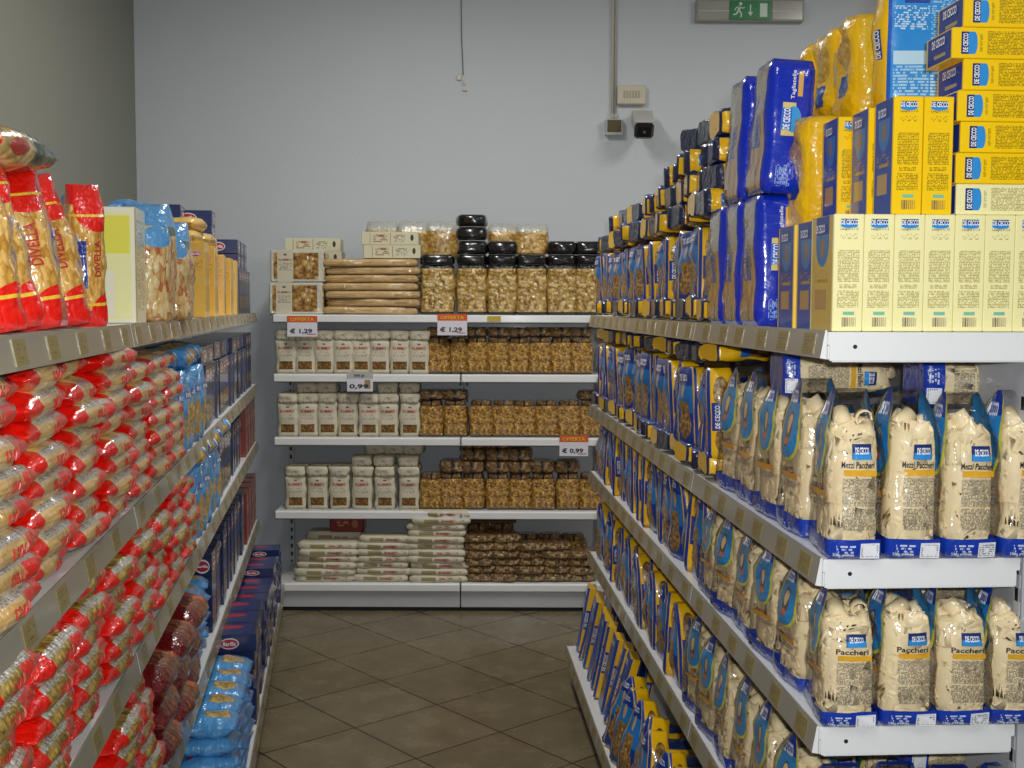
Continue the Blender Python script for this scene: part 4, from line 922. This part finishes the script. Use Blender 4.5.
for q in range(3):
    pl(BARF2, .11, 5.25+.19*q, LZ[0]+.208, 'dark blue box lying on the far standing boxes, left top shelf, %s from gold' % ORD[q+1], 'dark blue boxes lying at the far end')
    pl(BARF2, .11, 5.25+.19*q, LZ[0]+.272, 'dark blue box in the upper lying layer, far end of left top shelf, %s' % ORD[q+1], 'dark blue boxes lying at the far end')
# stacks of lying pillow packs
def stack(T, ys, z0, n, hl, shelf, look, grp, d=.062, top=None, wave=.012):
    for c, y in enumerate(ys):
        nn = n if top is None else top(c)
        for q in range(nn):
            pl(T, d+abs(j(wave))+(.02 if q == nn-1 and c % 2 else 0), y+j(.012), z0+e+q*hl, '%s in %s column, %s layer up, %s' % (look, ORD[c+1], ORD[q+1], shelf), grp, rz=LZR+j(.07), rx=j(.03), sc=(1, 1, 1))
stack(DIVP, [1.00+.246*i for i in range(8)], LZ[1], 8, .0385, 'left second shelf', 'red-ended cream pasta bag lying', 'red and cream bags stacked on the second shelf', d=.050, wave=.009, top=lambda c: (8, 8, 8, 8, 8, 8, 7, 7)[c])
stack(DIVK, [1.21+.253*i for i in range(8)], LZ[2], 6, .0425, 'left third shelf', 'red and khaki pasta bag lying', 'red and khaki bags stacked on the third shelf', d=.048, wave=.009)
g = 'light blue bags on the second shelf'
def lbrow(y0, n, pitch, z, shelf, ztop=None, sc=1):
    for i in range(n):
        pl(LBAG, .045, y0+i*pitch, z+e, 'light blue pasta bag standing on the %s, %s of its row' % (shelf, ORD[i+1]), 'light blue bags standing, %s' % shelf, rz=LZR+j(.1), sc=(1, 1, sc), ry=j(.03))
        if ztop: pl(LBLIE, .06, y0+i*pitch+.02, z+.235*sc, 'light blue pasta bag lying over the standing ones, %s, %s of its row' % (shelf, ORD[i+1]), 'light blue bags lying, %s' % shelf, rz=LZR+j(.3), rx=j(.1), sc=(1, .62, 1))
lbrow(2.99, 5, .128, LZ[1], 'left second shelf', True, .95)
lbrow(3.28, 6, .138, LZ[2], 'left third shelf', True, .95)
def barrow(T, y0, y1, pitch, z, shelf, h, toplay=0, ztop=0, d=.04):
    i = 0; y = y0
    while y < y1:
        i += 1
        pl(T, d+abs(j(.01)), y, z+e, 'dark blue box with red oval standing on the %s, %s of its row' % (shelf, ORD[i]), 'dark blue boxes standing, %s' % shelf, rz=LZR+j(.04))
        y += pitch
    i = 0; y = y0+.05
    for q in range(toplay):
        y = y0+.05; i = 0
        while y < y1-.05:
            i += 1
            pl(BARF2, .10+j(.01), y, z+h+.003+q*.0635, 'dark blue box lying in layer %s over the standing ones, %s, %s from camera' % (['one', 'two', 'three'][q], shelf, ORD[i]), 'dark blue boxes lying, %s' % shelf, rz=LZR+j(.05))
            y += .175
barrow(BARB, 3.62, 5.80, .125, LZ[1], 'left second shelf', .205, 1)
barrow(BART if False else BARB, 4.12, 5.10, .118, LZ[2], 'left third shelf', .205, 0)
for c, y in enumerate((5.30, 5.47, 5.64, 5.80)):
    for q in range(2):
        for s, zq in (('third', LZ[2]), ('fourth', LZ[3])):
            pl(RBOX, .095, y, zq+e+.121*q, 'red-brown pasta box, far end of left %s shelf, column %s, %s' % (s, ['one', 'two', 'three', 'four'][c], ['lower', 'upper'][q]), 'red-brown boxes at the far end', sc=(1, 1, 1))
# fourth shelf
stack(DIVK, [2.03, 2.28], LZ[3], 7, .0425, 'left fourth shelf', 'red and khaki pasta bag lying', 'red and khaki bags stacked on the fourth shelf', d=.048, wave=.009)
for c, y in enumerate((2.56, 2.83, 3.08)):
    for q in range(3):
        pl(DRB, .055+j(.006), y, LZ[3]+e+.084*q, 'dark red pasta bag lying on the left fourth shelf, %s column, %s layer up' % (ORD[c+1], ORD[q+1]), 'dark red bags on the fourth shelf', rz=LZR+j(.06), var=c+q)
for i, y in enumerate((3.27, 3.42, 3.56, 3.70)):
    for q in range(4):
        pl(LBLIE, .015, y, LZ[3]+e+.053*q, 'light blue bag lying on the left fourth shelf, %s column, %s layer up' % (ORD[i+1], ORD[q+1]), 'light blue bags on the fourth shelf', rz=LZR+PI/2+j(.15), sc=(1.1, .8, 1))
barrow(BART, 3.86, 5.15, .12, LZ[3], 'left fourth shelf', .27)
# bottom shelf (sticks out into the aisle)
for i in range(5):
    for q in range(5):
        pl(LBLIE, -.118, 3.22+.13*i, LZ[4]+e+.052*q, 'light blue bag lying on the left bottom shelf, %s column, %s layer up' % (ORD[i+1], ORD[q+1]), 'light blue bags on the bottom shelf', rz=LZR+PI/2+j(.12), sc=(1.15, .75, 1))
for i in range(3):
    for q in range(5):
        pl(BARF2, -.030+j(.006), 3.93+i*.155, LZ[4]+e+.0635*q, 'dark blue box with red oval on the left bottom shelf, %s column after light blue bags, %s layer' % (ORD[i+1], ORD[q+1]), 'dark blue boxes stacked after the light blue bags', rz=LZR+j(.03), sc=(1.05, 1, 1))
y = 4.405; c = 0
while y < 5.80:
    c += 1
    nn = (7, 7, 7, 6, 6, 7, 6, 6, 5, 6, 6)[c-1]
    for q in range(nn):
        pl(BARF, -.028+j(.006), y, LZ[4]+e+.0385*q, 'dark blue flat box lying on the left bottom shelf, %s column, %s layer up' % (ORD[c], ORD[q+1]), 'dark blue flat boxes stacked on the bottom shelf', rz=LZR+j(.04))
    y += .142

# ------------------------------------------------------------------ back wall stock
K = 6.02/1150
def bx_(px): return (px-512)*K
def pb(T, px, y, z, label, group=None, **k): return place(T, (bx_(px), y-.19, z), label, group, **k)
Z = [z+e for z in BZ]
for i, z in enumerate((Z[0], Z[0]+.168)):
    pb(TRAY, 297+i*1.5, 6.27, z, ['clear tray pack with paper band, lower of two on the back top shelf', 'clear tray pack with paper band, upper of two on the back top shelf'][i], 'tray packs')
for i in range(5):
    pb(CFB, 309+j(1.5), 6.44, Z[0]+i*.069+.055*0+.06, 'cream flat box in the pile behind the tray packs, %s up' % ORD[i+1], 'cream flat boxes at the left end', rz=j(.03)) if i else pb(CFB, 309, 6.44, Z[0], 'cream flat box at the foot of the pile behind the tray packs', 'cream flat boxes at the left end', sc=(1, 1, .86))
for i in range(7):
    pb(LONG, 371+j(2), 6.25+abs(j(.01)), Z[0]+i*.0415, 'long brown paper pasta pack lying on the back top shelf, %s up in its pile' % ORD[i+1], 'long brown packs', rz=j(.03), ry=j(.008))
    if i < 6: pb(LONG, 371+j(2), 6.36, Z[0]+i*.0415, 'long brown paper pasta pack in the pile behind, %s up' % ORD[i+1], 'long brown packs behind', rz=j(.02))
for i in range(2):
    pb(CFB, 391+(-1 if i else 1), 6.30, Z[0]+.294+i*.069, 'cream flat box on the long brown packs, %s of two' % ['lower', 'upper'][i], 'cream flat boxes on the long packs')
for i, px in enumerate((377, 410, 440)):
    pb(CLR, px, 6.44, Z[0]+.30-(.0 if i < 2 else 0), 'clear bag of loose pasta standing behind the back top shelf piles, %s from the left' % ORD[i+1], 'clear loose pasta bags on top', rz=j(.1), var=i)
for i, px in enumerate((437.5, 471.5, 502, 531.5, 561.5, 590)):
    pb(BTB, px, 6.26, Z[0], 'black-topped clear bag of large pasta on the back top shelf, %s from the left' % ORD[i+1], 'black-topped bags, front row', rz=j(.05), var=i, sc=(1.05 if i == 0 else .97, 1, 1))
    if i in (1, 2, 4, 5):
        pb(BTL, px, 6.28, Z[0]+.316, 'black film bag lying on the %s black-topped bag from the left' % ORD[i+1], 'black film bags lying on top', rz=j(.06), sc=(.97, 1, 1))
    pb(BTB, px, 6.37, Z[0], 'black-topped clear bag in the row behind on the back top shelf, %s from left' % ORD[i+1], 'black-topped bags, row behind', var=i+1, sc=(.97, 1, 1))
pb(BTL, 471, 6.28, Z[0]+.388, 'black film bag second highest on the tall black pile of the back wall', 'black film bags lying on top', rz=.04)
pb(BTL, 471.5, 6.285, Z[0]+.460, 'black film bag at the very top of the tall black pile', 'black film bags lying on top', rz=-.03, sc=(.95, 1, .9))
pb(CLR, 531.5, 6.29, Z[0]+.316, 'clear bag of yellow pasta standing on the fourth black-topped bag', None, sc=(.97, 1, .80))
pb(CLR, 502, 6.44, Z[0]+.322, 'clear bag of pale pasta standing behind the third black-topped bag', None, sc=(.95, 1, .85))
def rum_row(xs, z, shelf, extra, y=6.25):
    for i, px in enumerate(xs):
        pb(RUM, px, y+j(.006), z, 'white paper pasta bag standing on the %s, %s from the left' % (shelf, ORD[i+1]), 'white paper bags, %s' % shelf, rz=j(.06), ry=j(.01), var=i)
        for q in range(extra[i]):
            pb(RUMF, px+j(1), y+.03, z+.2285+q*.0565, 'white paper bag lying on the %s white bag, %s, %s above it' % (ORD[i+1], shelf, ['first', 'second', 'third'][q]), 'white paper bags lying on top, %s' % shelf, rz=j(.08), sc=(1, 1.0, 1))
        if i not in (99,): pb(RUM, px, y+.11, z, 'white paper pasta bag in the row behind on the %s, %s from the left' % (shelf, ORD[i+1]), 'white paper bags behind, %s' % shelf, rz=j(.05), var=i+1)
rum_row((285.5, 304.5, 324, 343, 360.5, 379, 399, 419), Z[1], 'back second shelf', (0, 0, 0, 0, 0, 0, 0, 0))
rum_row((287, 306.5, 326.5, 347, 368, 387.5, 409), Z[2], 'back third shelf', (0, 1, 1, 0, 0, 1, 1))
rum_row((293.5, 316, 338, 361, 384, 408.5), Z[3], 'back fourth shelf', (0, 0, 0, 1, 1, 1))
for i, px in enumerate((372, 392, 412)): pb(RUMF, px, 6.34, Z[3]+.2285+.0565, 'white paper bag in the upper back layer, fourth shelf, %s from the left' % ORD[i+1], 'white paper bags at the back of the fourth shelf', rz=j(.1))
def brn_row(xs, z, shelf, extra, sz=1, y=6.25):
    for i, px in enumerate(xs):
        pb(BRB, px, y+j(.006), z, 'clear bag of brown pasta standing on the %s, %s from the left' % (shelf, ORD[i+1]), 'clear brown pasta bags, %s' % shelf, rz=j(.05), var=i, sc=(sz*(.72 if (shelf == 'back second shelf' and i == 1) else .94), 1, 1))
        for q in range(extra[i]):
            pb(BRL, px+j(1), y+.03, z+.196+q*.064, 'clear brown pasta bag lying on the %s standing one, %s, %s above it' % (ORD[i+1], shelf, ['first', 'second', 'third'][q]), 'clear brown bags lying on top, %s' % shelf, rz=j(.08), sc=(sz, 1, 1 if z < .8 else .8))
        pb(BRB, px, y+.10, z, 'clear brown pasta bag in the row behind on the %s, %s from the left' % (shelf, ORD[i+1]), 'clear brown bags behind, %s' % shelf, var=i+2, sc=(.9, 1, .95))
brn_row((439, 458, 476.5, 498, 519, 540, 561.5, 582), Z[1], 'back second shelf', (1, 0, 1, 1, 1, 1, 1, 1))
brn_row((431, 455, 481, 504, 524.5, 547, 569.5, 592.5), Z[2], 'back third shelf', (1, 1, 0, 0, 0, 0, 0, 1), 1.05)
brn_row((431, 451, 473, 498, 521, 544, 569, 592.5), Z[3], 'back fourth shelf', (0, 1, 3, 3, 2, 1, 1, 0), 1.05)
for c, (px, n, sx) in enumerate(((325, 6, 1.05), (382.5, 7, .98), (437, 11, 1.02))):
    for q in range(n):
        pb(RUML, px+j(3)+(4 if q > n-3 else 0), 6.22+j(.01), Z[4]+q*.034, 'white paper bag lying on the back bottom shelf, %s pile from left, %s layer' % (ORD[c+1], ORD[q+1]), 'white paper bags piled on the bottom shelf', rz=j(.05), sc=(sx, 1, 1))
pb(TIN, 343, 6.36, Z[4]+.235, 'red box lying behind the first pile on the back bottom shelf')
for q in range(3):
    pb(RUML, 330, 6.38, Z[4]+q*.078, 'white paper bag propping the red box, %s layer up' % ORD[q+1], 'white paper bags under the red box', sc=(1, 1, 2.2))
for c in range(5):
    for q in range((6, 6, 5, 5, 4)[c]):
        pb(BRS, 479.5+c*25.5+j(1), 6.22+j(.01), Z[4]+q*.041, 'small dark clear pasta bag, back bottom shelf, %s pile from left, %s layer' % (ORD[c+1], ORD[q+1]), 'small dark bags piled on the bottom shelf', rz=j(.06))
    pb(BRB, 478+c*25, 6.42, Z[4]+(.12 if c < 2 else .06), 'clear brown bag standing behind the small dark bags, %s from the left' % ORD[c+1], 'clear brown bags behind the dark piles', sc=(1, 1, 1)) if False else None
for c in range(5):
    pb(BRB, 478+c*24.5, 6.37, Z[4], 'clear brown bag standing behind the small dark piles, %s from the left' % ORD[c+1], 'clear brown bags behind the dark piles', sc=(1.15, 1, 1.45 if c < 2 else 1.15))
mb = MB(); mb.box(-.13, .13, -.07, .07, 0, .012, M_TRAYB, .002); o = link('cardboard_sheet', mb.mesh('cardboard_sheet')); o.location = (bx_(492), 6.18, Z[4]+.289); tag(o, 'brown cardboard sheet on the brown bags, back bottom shelf', 'cardboard')

# ------------------------------------------------------------------ price cards
M_OR = plain('orange_card', '#d9541e', .5); M_CW = plain('white_card', '#e2e0ea', .5); M_CY = plain('yellow_print', '#f0c030', .5); M_CG = plain('grey_card', '#b8bcb8', .5); M_CARDG = plain('tan_picture', '#9c8a5c', .5)
def card(px, py, price, w, h, lbl, kind='offer', rz=0):
    x = bx_(px)*.997; z = 1.6-(py-307)*K*.995
    mb = MB(); mb.box(-w/2, w/2, -.001, .001, -h/2, h/2, M_CW, .0003); S = box_S(w, .002, h); S3 = lambda k, a, v, o=0: S(k, a, v, o)-Vector((0, 0, h/2))
    text_on(mb, S3, w, h, price, 0, .46, .26, w*.74, h*.27, T_BK, 0, .03)
    if kind == 'offer': text_on(mb, S3, w, h, '_', 0, .8, .12, w*.3, h*.03, T_RD, 0, .02)
    else:
        n = len(mb.v); mb.v += [S3(0, a, v, .0006) for a, v in ((.68, .15), (.9, .15), (.9, .62), (.68, .62))]; mb.face([n, n+1, n+2, n+3], [(0, 0)]*4, M_CARDG)
    me = mb.mesh('price_card', floor=False); o = link('price_card', me, None, (x, YB-.0125, z), rz); tag(o, lbl, 'price card', 'price cards on the back shelves')
    mb = MB(); mb.box(-w/2, w/2, -.0016, .0014, h*.19, h/2+.0005, M_OR if kind == 'offer' else M_CG); S4 = lambda k, a, v, o=0: S3(k, a, v, o+.0008)
    text_on(mb, S4, w, h, 'OFFERTA' if kind == 'offer' else '500 gr.', 0, .5, .84, w*.8 if kind == 'offer' else w*.45, h*.17, M_CY if kind == 'offer' else T_BK, 0, .02)
    link('header', mb.mesh('header', floor=False), o)
    return o
card(303.5, 327.5, '€ 1,29', .155, .107, 'orange and white offer card at the left end of the back top shelf edge', rz=.05)
card(452.5, 325.5, '€ 1,29', .155, .110, 'orange and white offer card in the middle of the back top shelf edge', rz=-.03)
card(360.5, 383, '0,99', .135, .098, 'grey and white price card on the back second shelf edge', 'plain')
card(574, 446.5, '€ 0,99', .150, .108, 'orange and white offer card on the back third shelf edge, by the aisle')
mb = MB(); mb.box(-.035, .035, -.001, .001, -.014, .014, plain('yellow_card', '#c2ac30', .5), .0003); o = link('shelf_label', mb.mesh('shelf_label', floor=False), None, (bx_(494), YB-.0120, 1.535)); tag(o, 'small yellow label on the back top shelf edge', 'shelf label')

# ------------------------------------------------------------------ things on the back wall
KW = Y_B/1150
def wp(px, py):
    u, v = (px-512)/1150, (py-384)/1150; u, v = u+.003*v, v-.003*u
    d = Vector((u, math.cos(.0675)-v*math.sin(.0675), -math.sin(.0675)-v*math.cos(.0675)))
    return Vector((0, 0, 1.6)) + d*(Y_B/d.y)
M_PL = plain('ivory_plastic', '#cfc9b4', .4, 0, .2); M_PG = plain('pale_grey_plastic', '#b9bbb6', .4, 0, .2); M_BLK = plain('black_plastic', '#0c0c0d', .25, 0, .5); M_BRW = plain('smoked_plastic', '#5d5336', .25, 0, .5)
def at(name, p, lbl, cat):
    o = bpy.data.objects.new(name, None); COL.objects.link(o); o.location = p; tag(o, lbl, cat); return o
def part(name, mb, par): return link(name, mb.mesh(name, floor=False), par)
o = at('junction_box', wp(613.5, 128), 'small square junction box with smoked cover under the wall conduit', 'junction box')
b = MB(); b.box(-.048, .048, -.05, 0, -.046, .042, M_PG, .004); part('casing', b, o)
b = MB(); b.box(-.038, .038, -.055, -.0505, -.03, .036, M_BRW, .003); part('cover', b, o)
b = MB(); b.tube((-.008, -.02, .042), (-.008, -.02, .075), .009, M_PG); b.tube((.010, -.02, .042), (.010, -.02, .075), .009, M_PG); part('cable_gland', b, o)
o = link('wall_conduit', None, None, None) if False else None
b = MB(); b.tube((0, 0, 0), (0, 0, 1.40), .0075, M_PL, 10); b.tube((.017, 0, 0), (.017, 0, 1.40), .006, M_PG, 10)
me = b.mesh('wall_conduit', floor=False); o = link('wall_conduit', me, None, wp(613.5-1.6, 116.5)+Vector((0, -.012, 0))); tag(o, 'pair of thin pale conduits running down the back wall to the junction box', 'conduit')
o = at('wall_box', wp(631, 96), 'ivory rectangular switch box with grille, above the security camera', 'wall box')
b = MB(); b.box(-.080, .080, -.04, 0, -.052, .052, M_PL, .006); part('casing', b, o)
b = MB()
for q in range(6): b.box(-.045+q*.016, -.036+q*.016, -.0425, -.0403, -.018, .022, plain('dark_ivory_key', '#b0a88c', .5), .001)  # grille bars in a darker ivory than the casing
part('grille', b, o)
o = at('security_camera', wp(640, 119), 'white security camera with black lens front on the back wall', 'security camera')
b = MB(); b.tube((0, 0, .02), (0, -.03, .02), .035, M_PL, 16); part('wall_mount', b, o)
Mx = Matrix.Translation((0, -.06, -.01)) @ Matrix.Rotation(math.radians(30), 4, 'X')
b = MB(); b.box(-.052, .052, -.15, .03, -.035, .042, M_PG, .018, Mx); part('housing', b, o)
b = MB(); b.box(-.056, .056, -.17, .0, .0425, .050, M_PG, .003, Mx); part('sun_shield', b, o)
b = MB(); b.box(-.052, .052, -.185, -.1505, -.045, .042, M_BLK, .014, Mx); b.tube(Mx @ Vector((0, -.184, 0)), Mx @ Vector((0, -.190, 0)), .022, M_BLK, 16); b.tube(Mx @ Vector((0, -.190, 0)), Mx @ Vector((0, -.192, 0)), .009, plain('lens_glass', '#5a6070', .05, 0, 1), 12); part('lens_front', b, o)
# emergency exit light
o = at('exit_light', wp(748.5, 12.5), 'long emergency exit light with green running man sign, high on the wall', 'exit light')
b = MB(); b.box(-.296, .296, -.045, 0, -.058, .058, plain('exit_light_body', '#9b9a90', .4, 0, .2), .004); part('casing', b, o)
b = MB()
b.box(-.285, -.115, -.0485, -.0455, -.05, .05, plain('frosted_cover', '#a9a9a2', .2, 0, .8), .002); b.box(.12, .285, -.0485, -.0455, -.05, .05, plain('frosted_cover', '#a9a9a2', .2, 0, .8), .002)
b.box(-.285, .285, -.0492, -.0487, -.006, -.001, M_PL); part('diffuser', b, o)
M_EX = plain('exit_green', '#0f6a3c', .35, 0, .3, .02, emit='#0f7a44', es=.12); M_EW = plain('exit_white', '#d5e8dc', .4)
b = MB(); b.box(-.112, .116, -.052, -.0495, -.052, .052, M_EX, .001)
def poly(b, pts, y, m):
    n = len(b.v); b.v += [Vector((x, y, z)) for x, z in pts]; b.face([n+i for i in range(len(pts))], [(0, 0)]*len(pts), m)
YX = -.0526
def stroke(b, p, q, w, y=YX):
    dx, dz = q[0]-p[0], q[1]-p[1]; L = math.hypot(dx, dz); nx, nz = -dz/L*w/2, dx/L*w/2
    poly(b, [(p[0]-nx*-1, p[1]-nz*-1), (p[0]-nx, p[1]-nz), (q[0]-nx, q[1]-nz), (q[0]+nx, q[1]+nz)], y, M_EW)
poly(b, [(-.053+.009*math.cos(a*PI/4), .034+.009*math.sin(a*PI/4)) for a in range(8)], YX, M_EW)
for p, q, w in (((-.057, .024), (-.064, -.004), .014), ((-.058, .02), (-.078, .012), .006), ((-.078, .012), (-.085, -.002), .006), ((-.056, .02), (-.042, .008), .006), ((-.042, .008), (-.033, .016), .006), ((-.062, -.004), (-.048, -.018), .009), ((-.048, -.018), (-.052, -.038), .008), ((-.066, -.004), (-.078, -.022), .009), ((-.078, -.022), (-.094, -.024), .008)): stroke(b, p, q, w)
stroke(b, (0, .03), (0, -.012), .007); poly(b, [(-.014, -.010), (0, -.034), (.014, -.010)], YX, M_EW)
poly(b, [(.052, -.036), (.092, -.036), (.092, .036), (.052, .036)], YX, M_EW)
part('green_sign', b, o)
# hanging cord with its small clips
o = at('hanging_cord', wp(461, -10), 'thin cord hanging down the upper back wall with small white clips', 'cord')
b = MB(); pts = [(0, 0), (.002, -.15), (.004, -.28), (.010, -.40), (.012, -.46)]
for (x0, z0), (x1, z1) in zip(pts, pts[1:]): b.tube((x0, -.006, z0), (x1, -.006, z1), .0028, plain('grey_cord', '#6f716c', .6), 6)
part('cord', b, o)
b = MB(); b.box(-.008, .018, -.014, -.002, -.49, -.46, M_PL, .003, Matrix.Rotation(.03, 4, 'Y')); b.box(.012, .024, -.014, -.002, -.515, -.492, M_PL, .003); b.box(.008, .034, -.014, -.001, -.548, -.536, M_PL, .003); part('clip', b, o)
# outlet on the ceiling side: fluorescent fittings
M_TUBE = plain('lit_tube', '#ffffff', .4, emit='#fff6e6', es=3.0)
for i, (x, y, nm) in enumerate(((-.45, 4.3, 'over the far half of the aisle'), (-.3, .3, 'over the near half of the aisle'), (2.1, 4.3, 'behind the right-hand shelving'), (2.1, .3, 'behind the camera at right'))):
    o = at('ceiling_light', (x, y, Z_C), 'white twin-tube ceiling light ' + nm, 'ceiling light')
    b = MB(); b.box(-.09, .09, -.62, .62, -.05, 0, M_WH, .006); part('casing', b, o)
    for s in (-.045, .045):
        b = MB(); b.tube((s, -.59, -.068), (s, .59, -.068), .013, M_TUBE, 10); part('tube', b, o)
    L = bpy.data.lights.new('ceiling_light_lamp', 'AREA'); L.shape = 'RECTANGLE'; L.size = .2; L.size_y = 1.2; L.energy = (36, 20, 40, 16)[i]; L.color = (1, .97, .92)
    lo = bpy.data.objects.new('ceiling_light_lamp', L); COL.objects.link(lo); lo.location = (x, y, Z_C-.10)

# ------------------------------------------------------------------ camera, its flash, world
cam = bpy.data.cameras.new('camera'); co = bpy.data.objects.new('camera', cam); COL.objects.link(co)
cam.sensor_width = 36; cam.lens = 36*1150/1024; cam.clip_start = .05; cam.clip_end = 60
PITCH, ROLL = .0675, -.0030
co.location = (0, 0, 1.6)
co.matrix_world = Matrix.Translation((0, 0, 1.6)) @ Matrix.Rotation(PI/2-PITCH, 4, 'X') @ Matrix.Rotation(-ROLL, 4, 'Z')
SC.camera = co
L = bpy.data.lights.new('camera_flash', 'AREA'); L.shape = 'RECTANGLE'; L.size = .04; L.size_y = .025; L.energy = 20; L.color = (.96, .98, 1); L.spread = math.radians(140)
lo = bpy.data.objects.new('camera_flash', L); COL.objects.link(lo); lo.location = (.05, .0, 1.655); lo.rotation_euler = (PI/2-.04, 0, 0)
w = bpy.data.worlds.new('world'); SC.world = w; w.use_nodes = True
bgn = w.node_tree.nodes['Background']; bgn.inputs[0].default_value = (.80, .86, 1.0, 1); bgn.inputs[1].default_value = .15
SC.view_settings.view_transform = 'Standard'; SC.view_settings.look = 'None'; SC.view_settings.gamma = 1; SC.view_settings.exposure = 0.0
SC.view_settings.use_curve_mapping = False
SC.cycles.transparent_max_bounces = 14; SC.cycles.max_bounces = 6; SC.cycles.sample_clamp_indirect = 4; SC.cycles.use_denoising = True
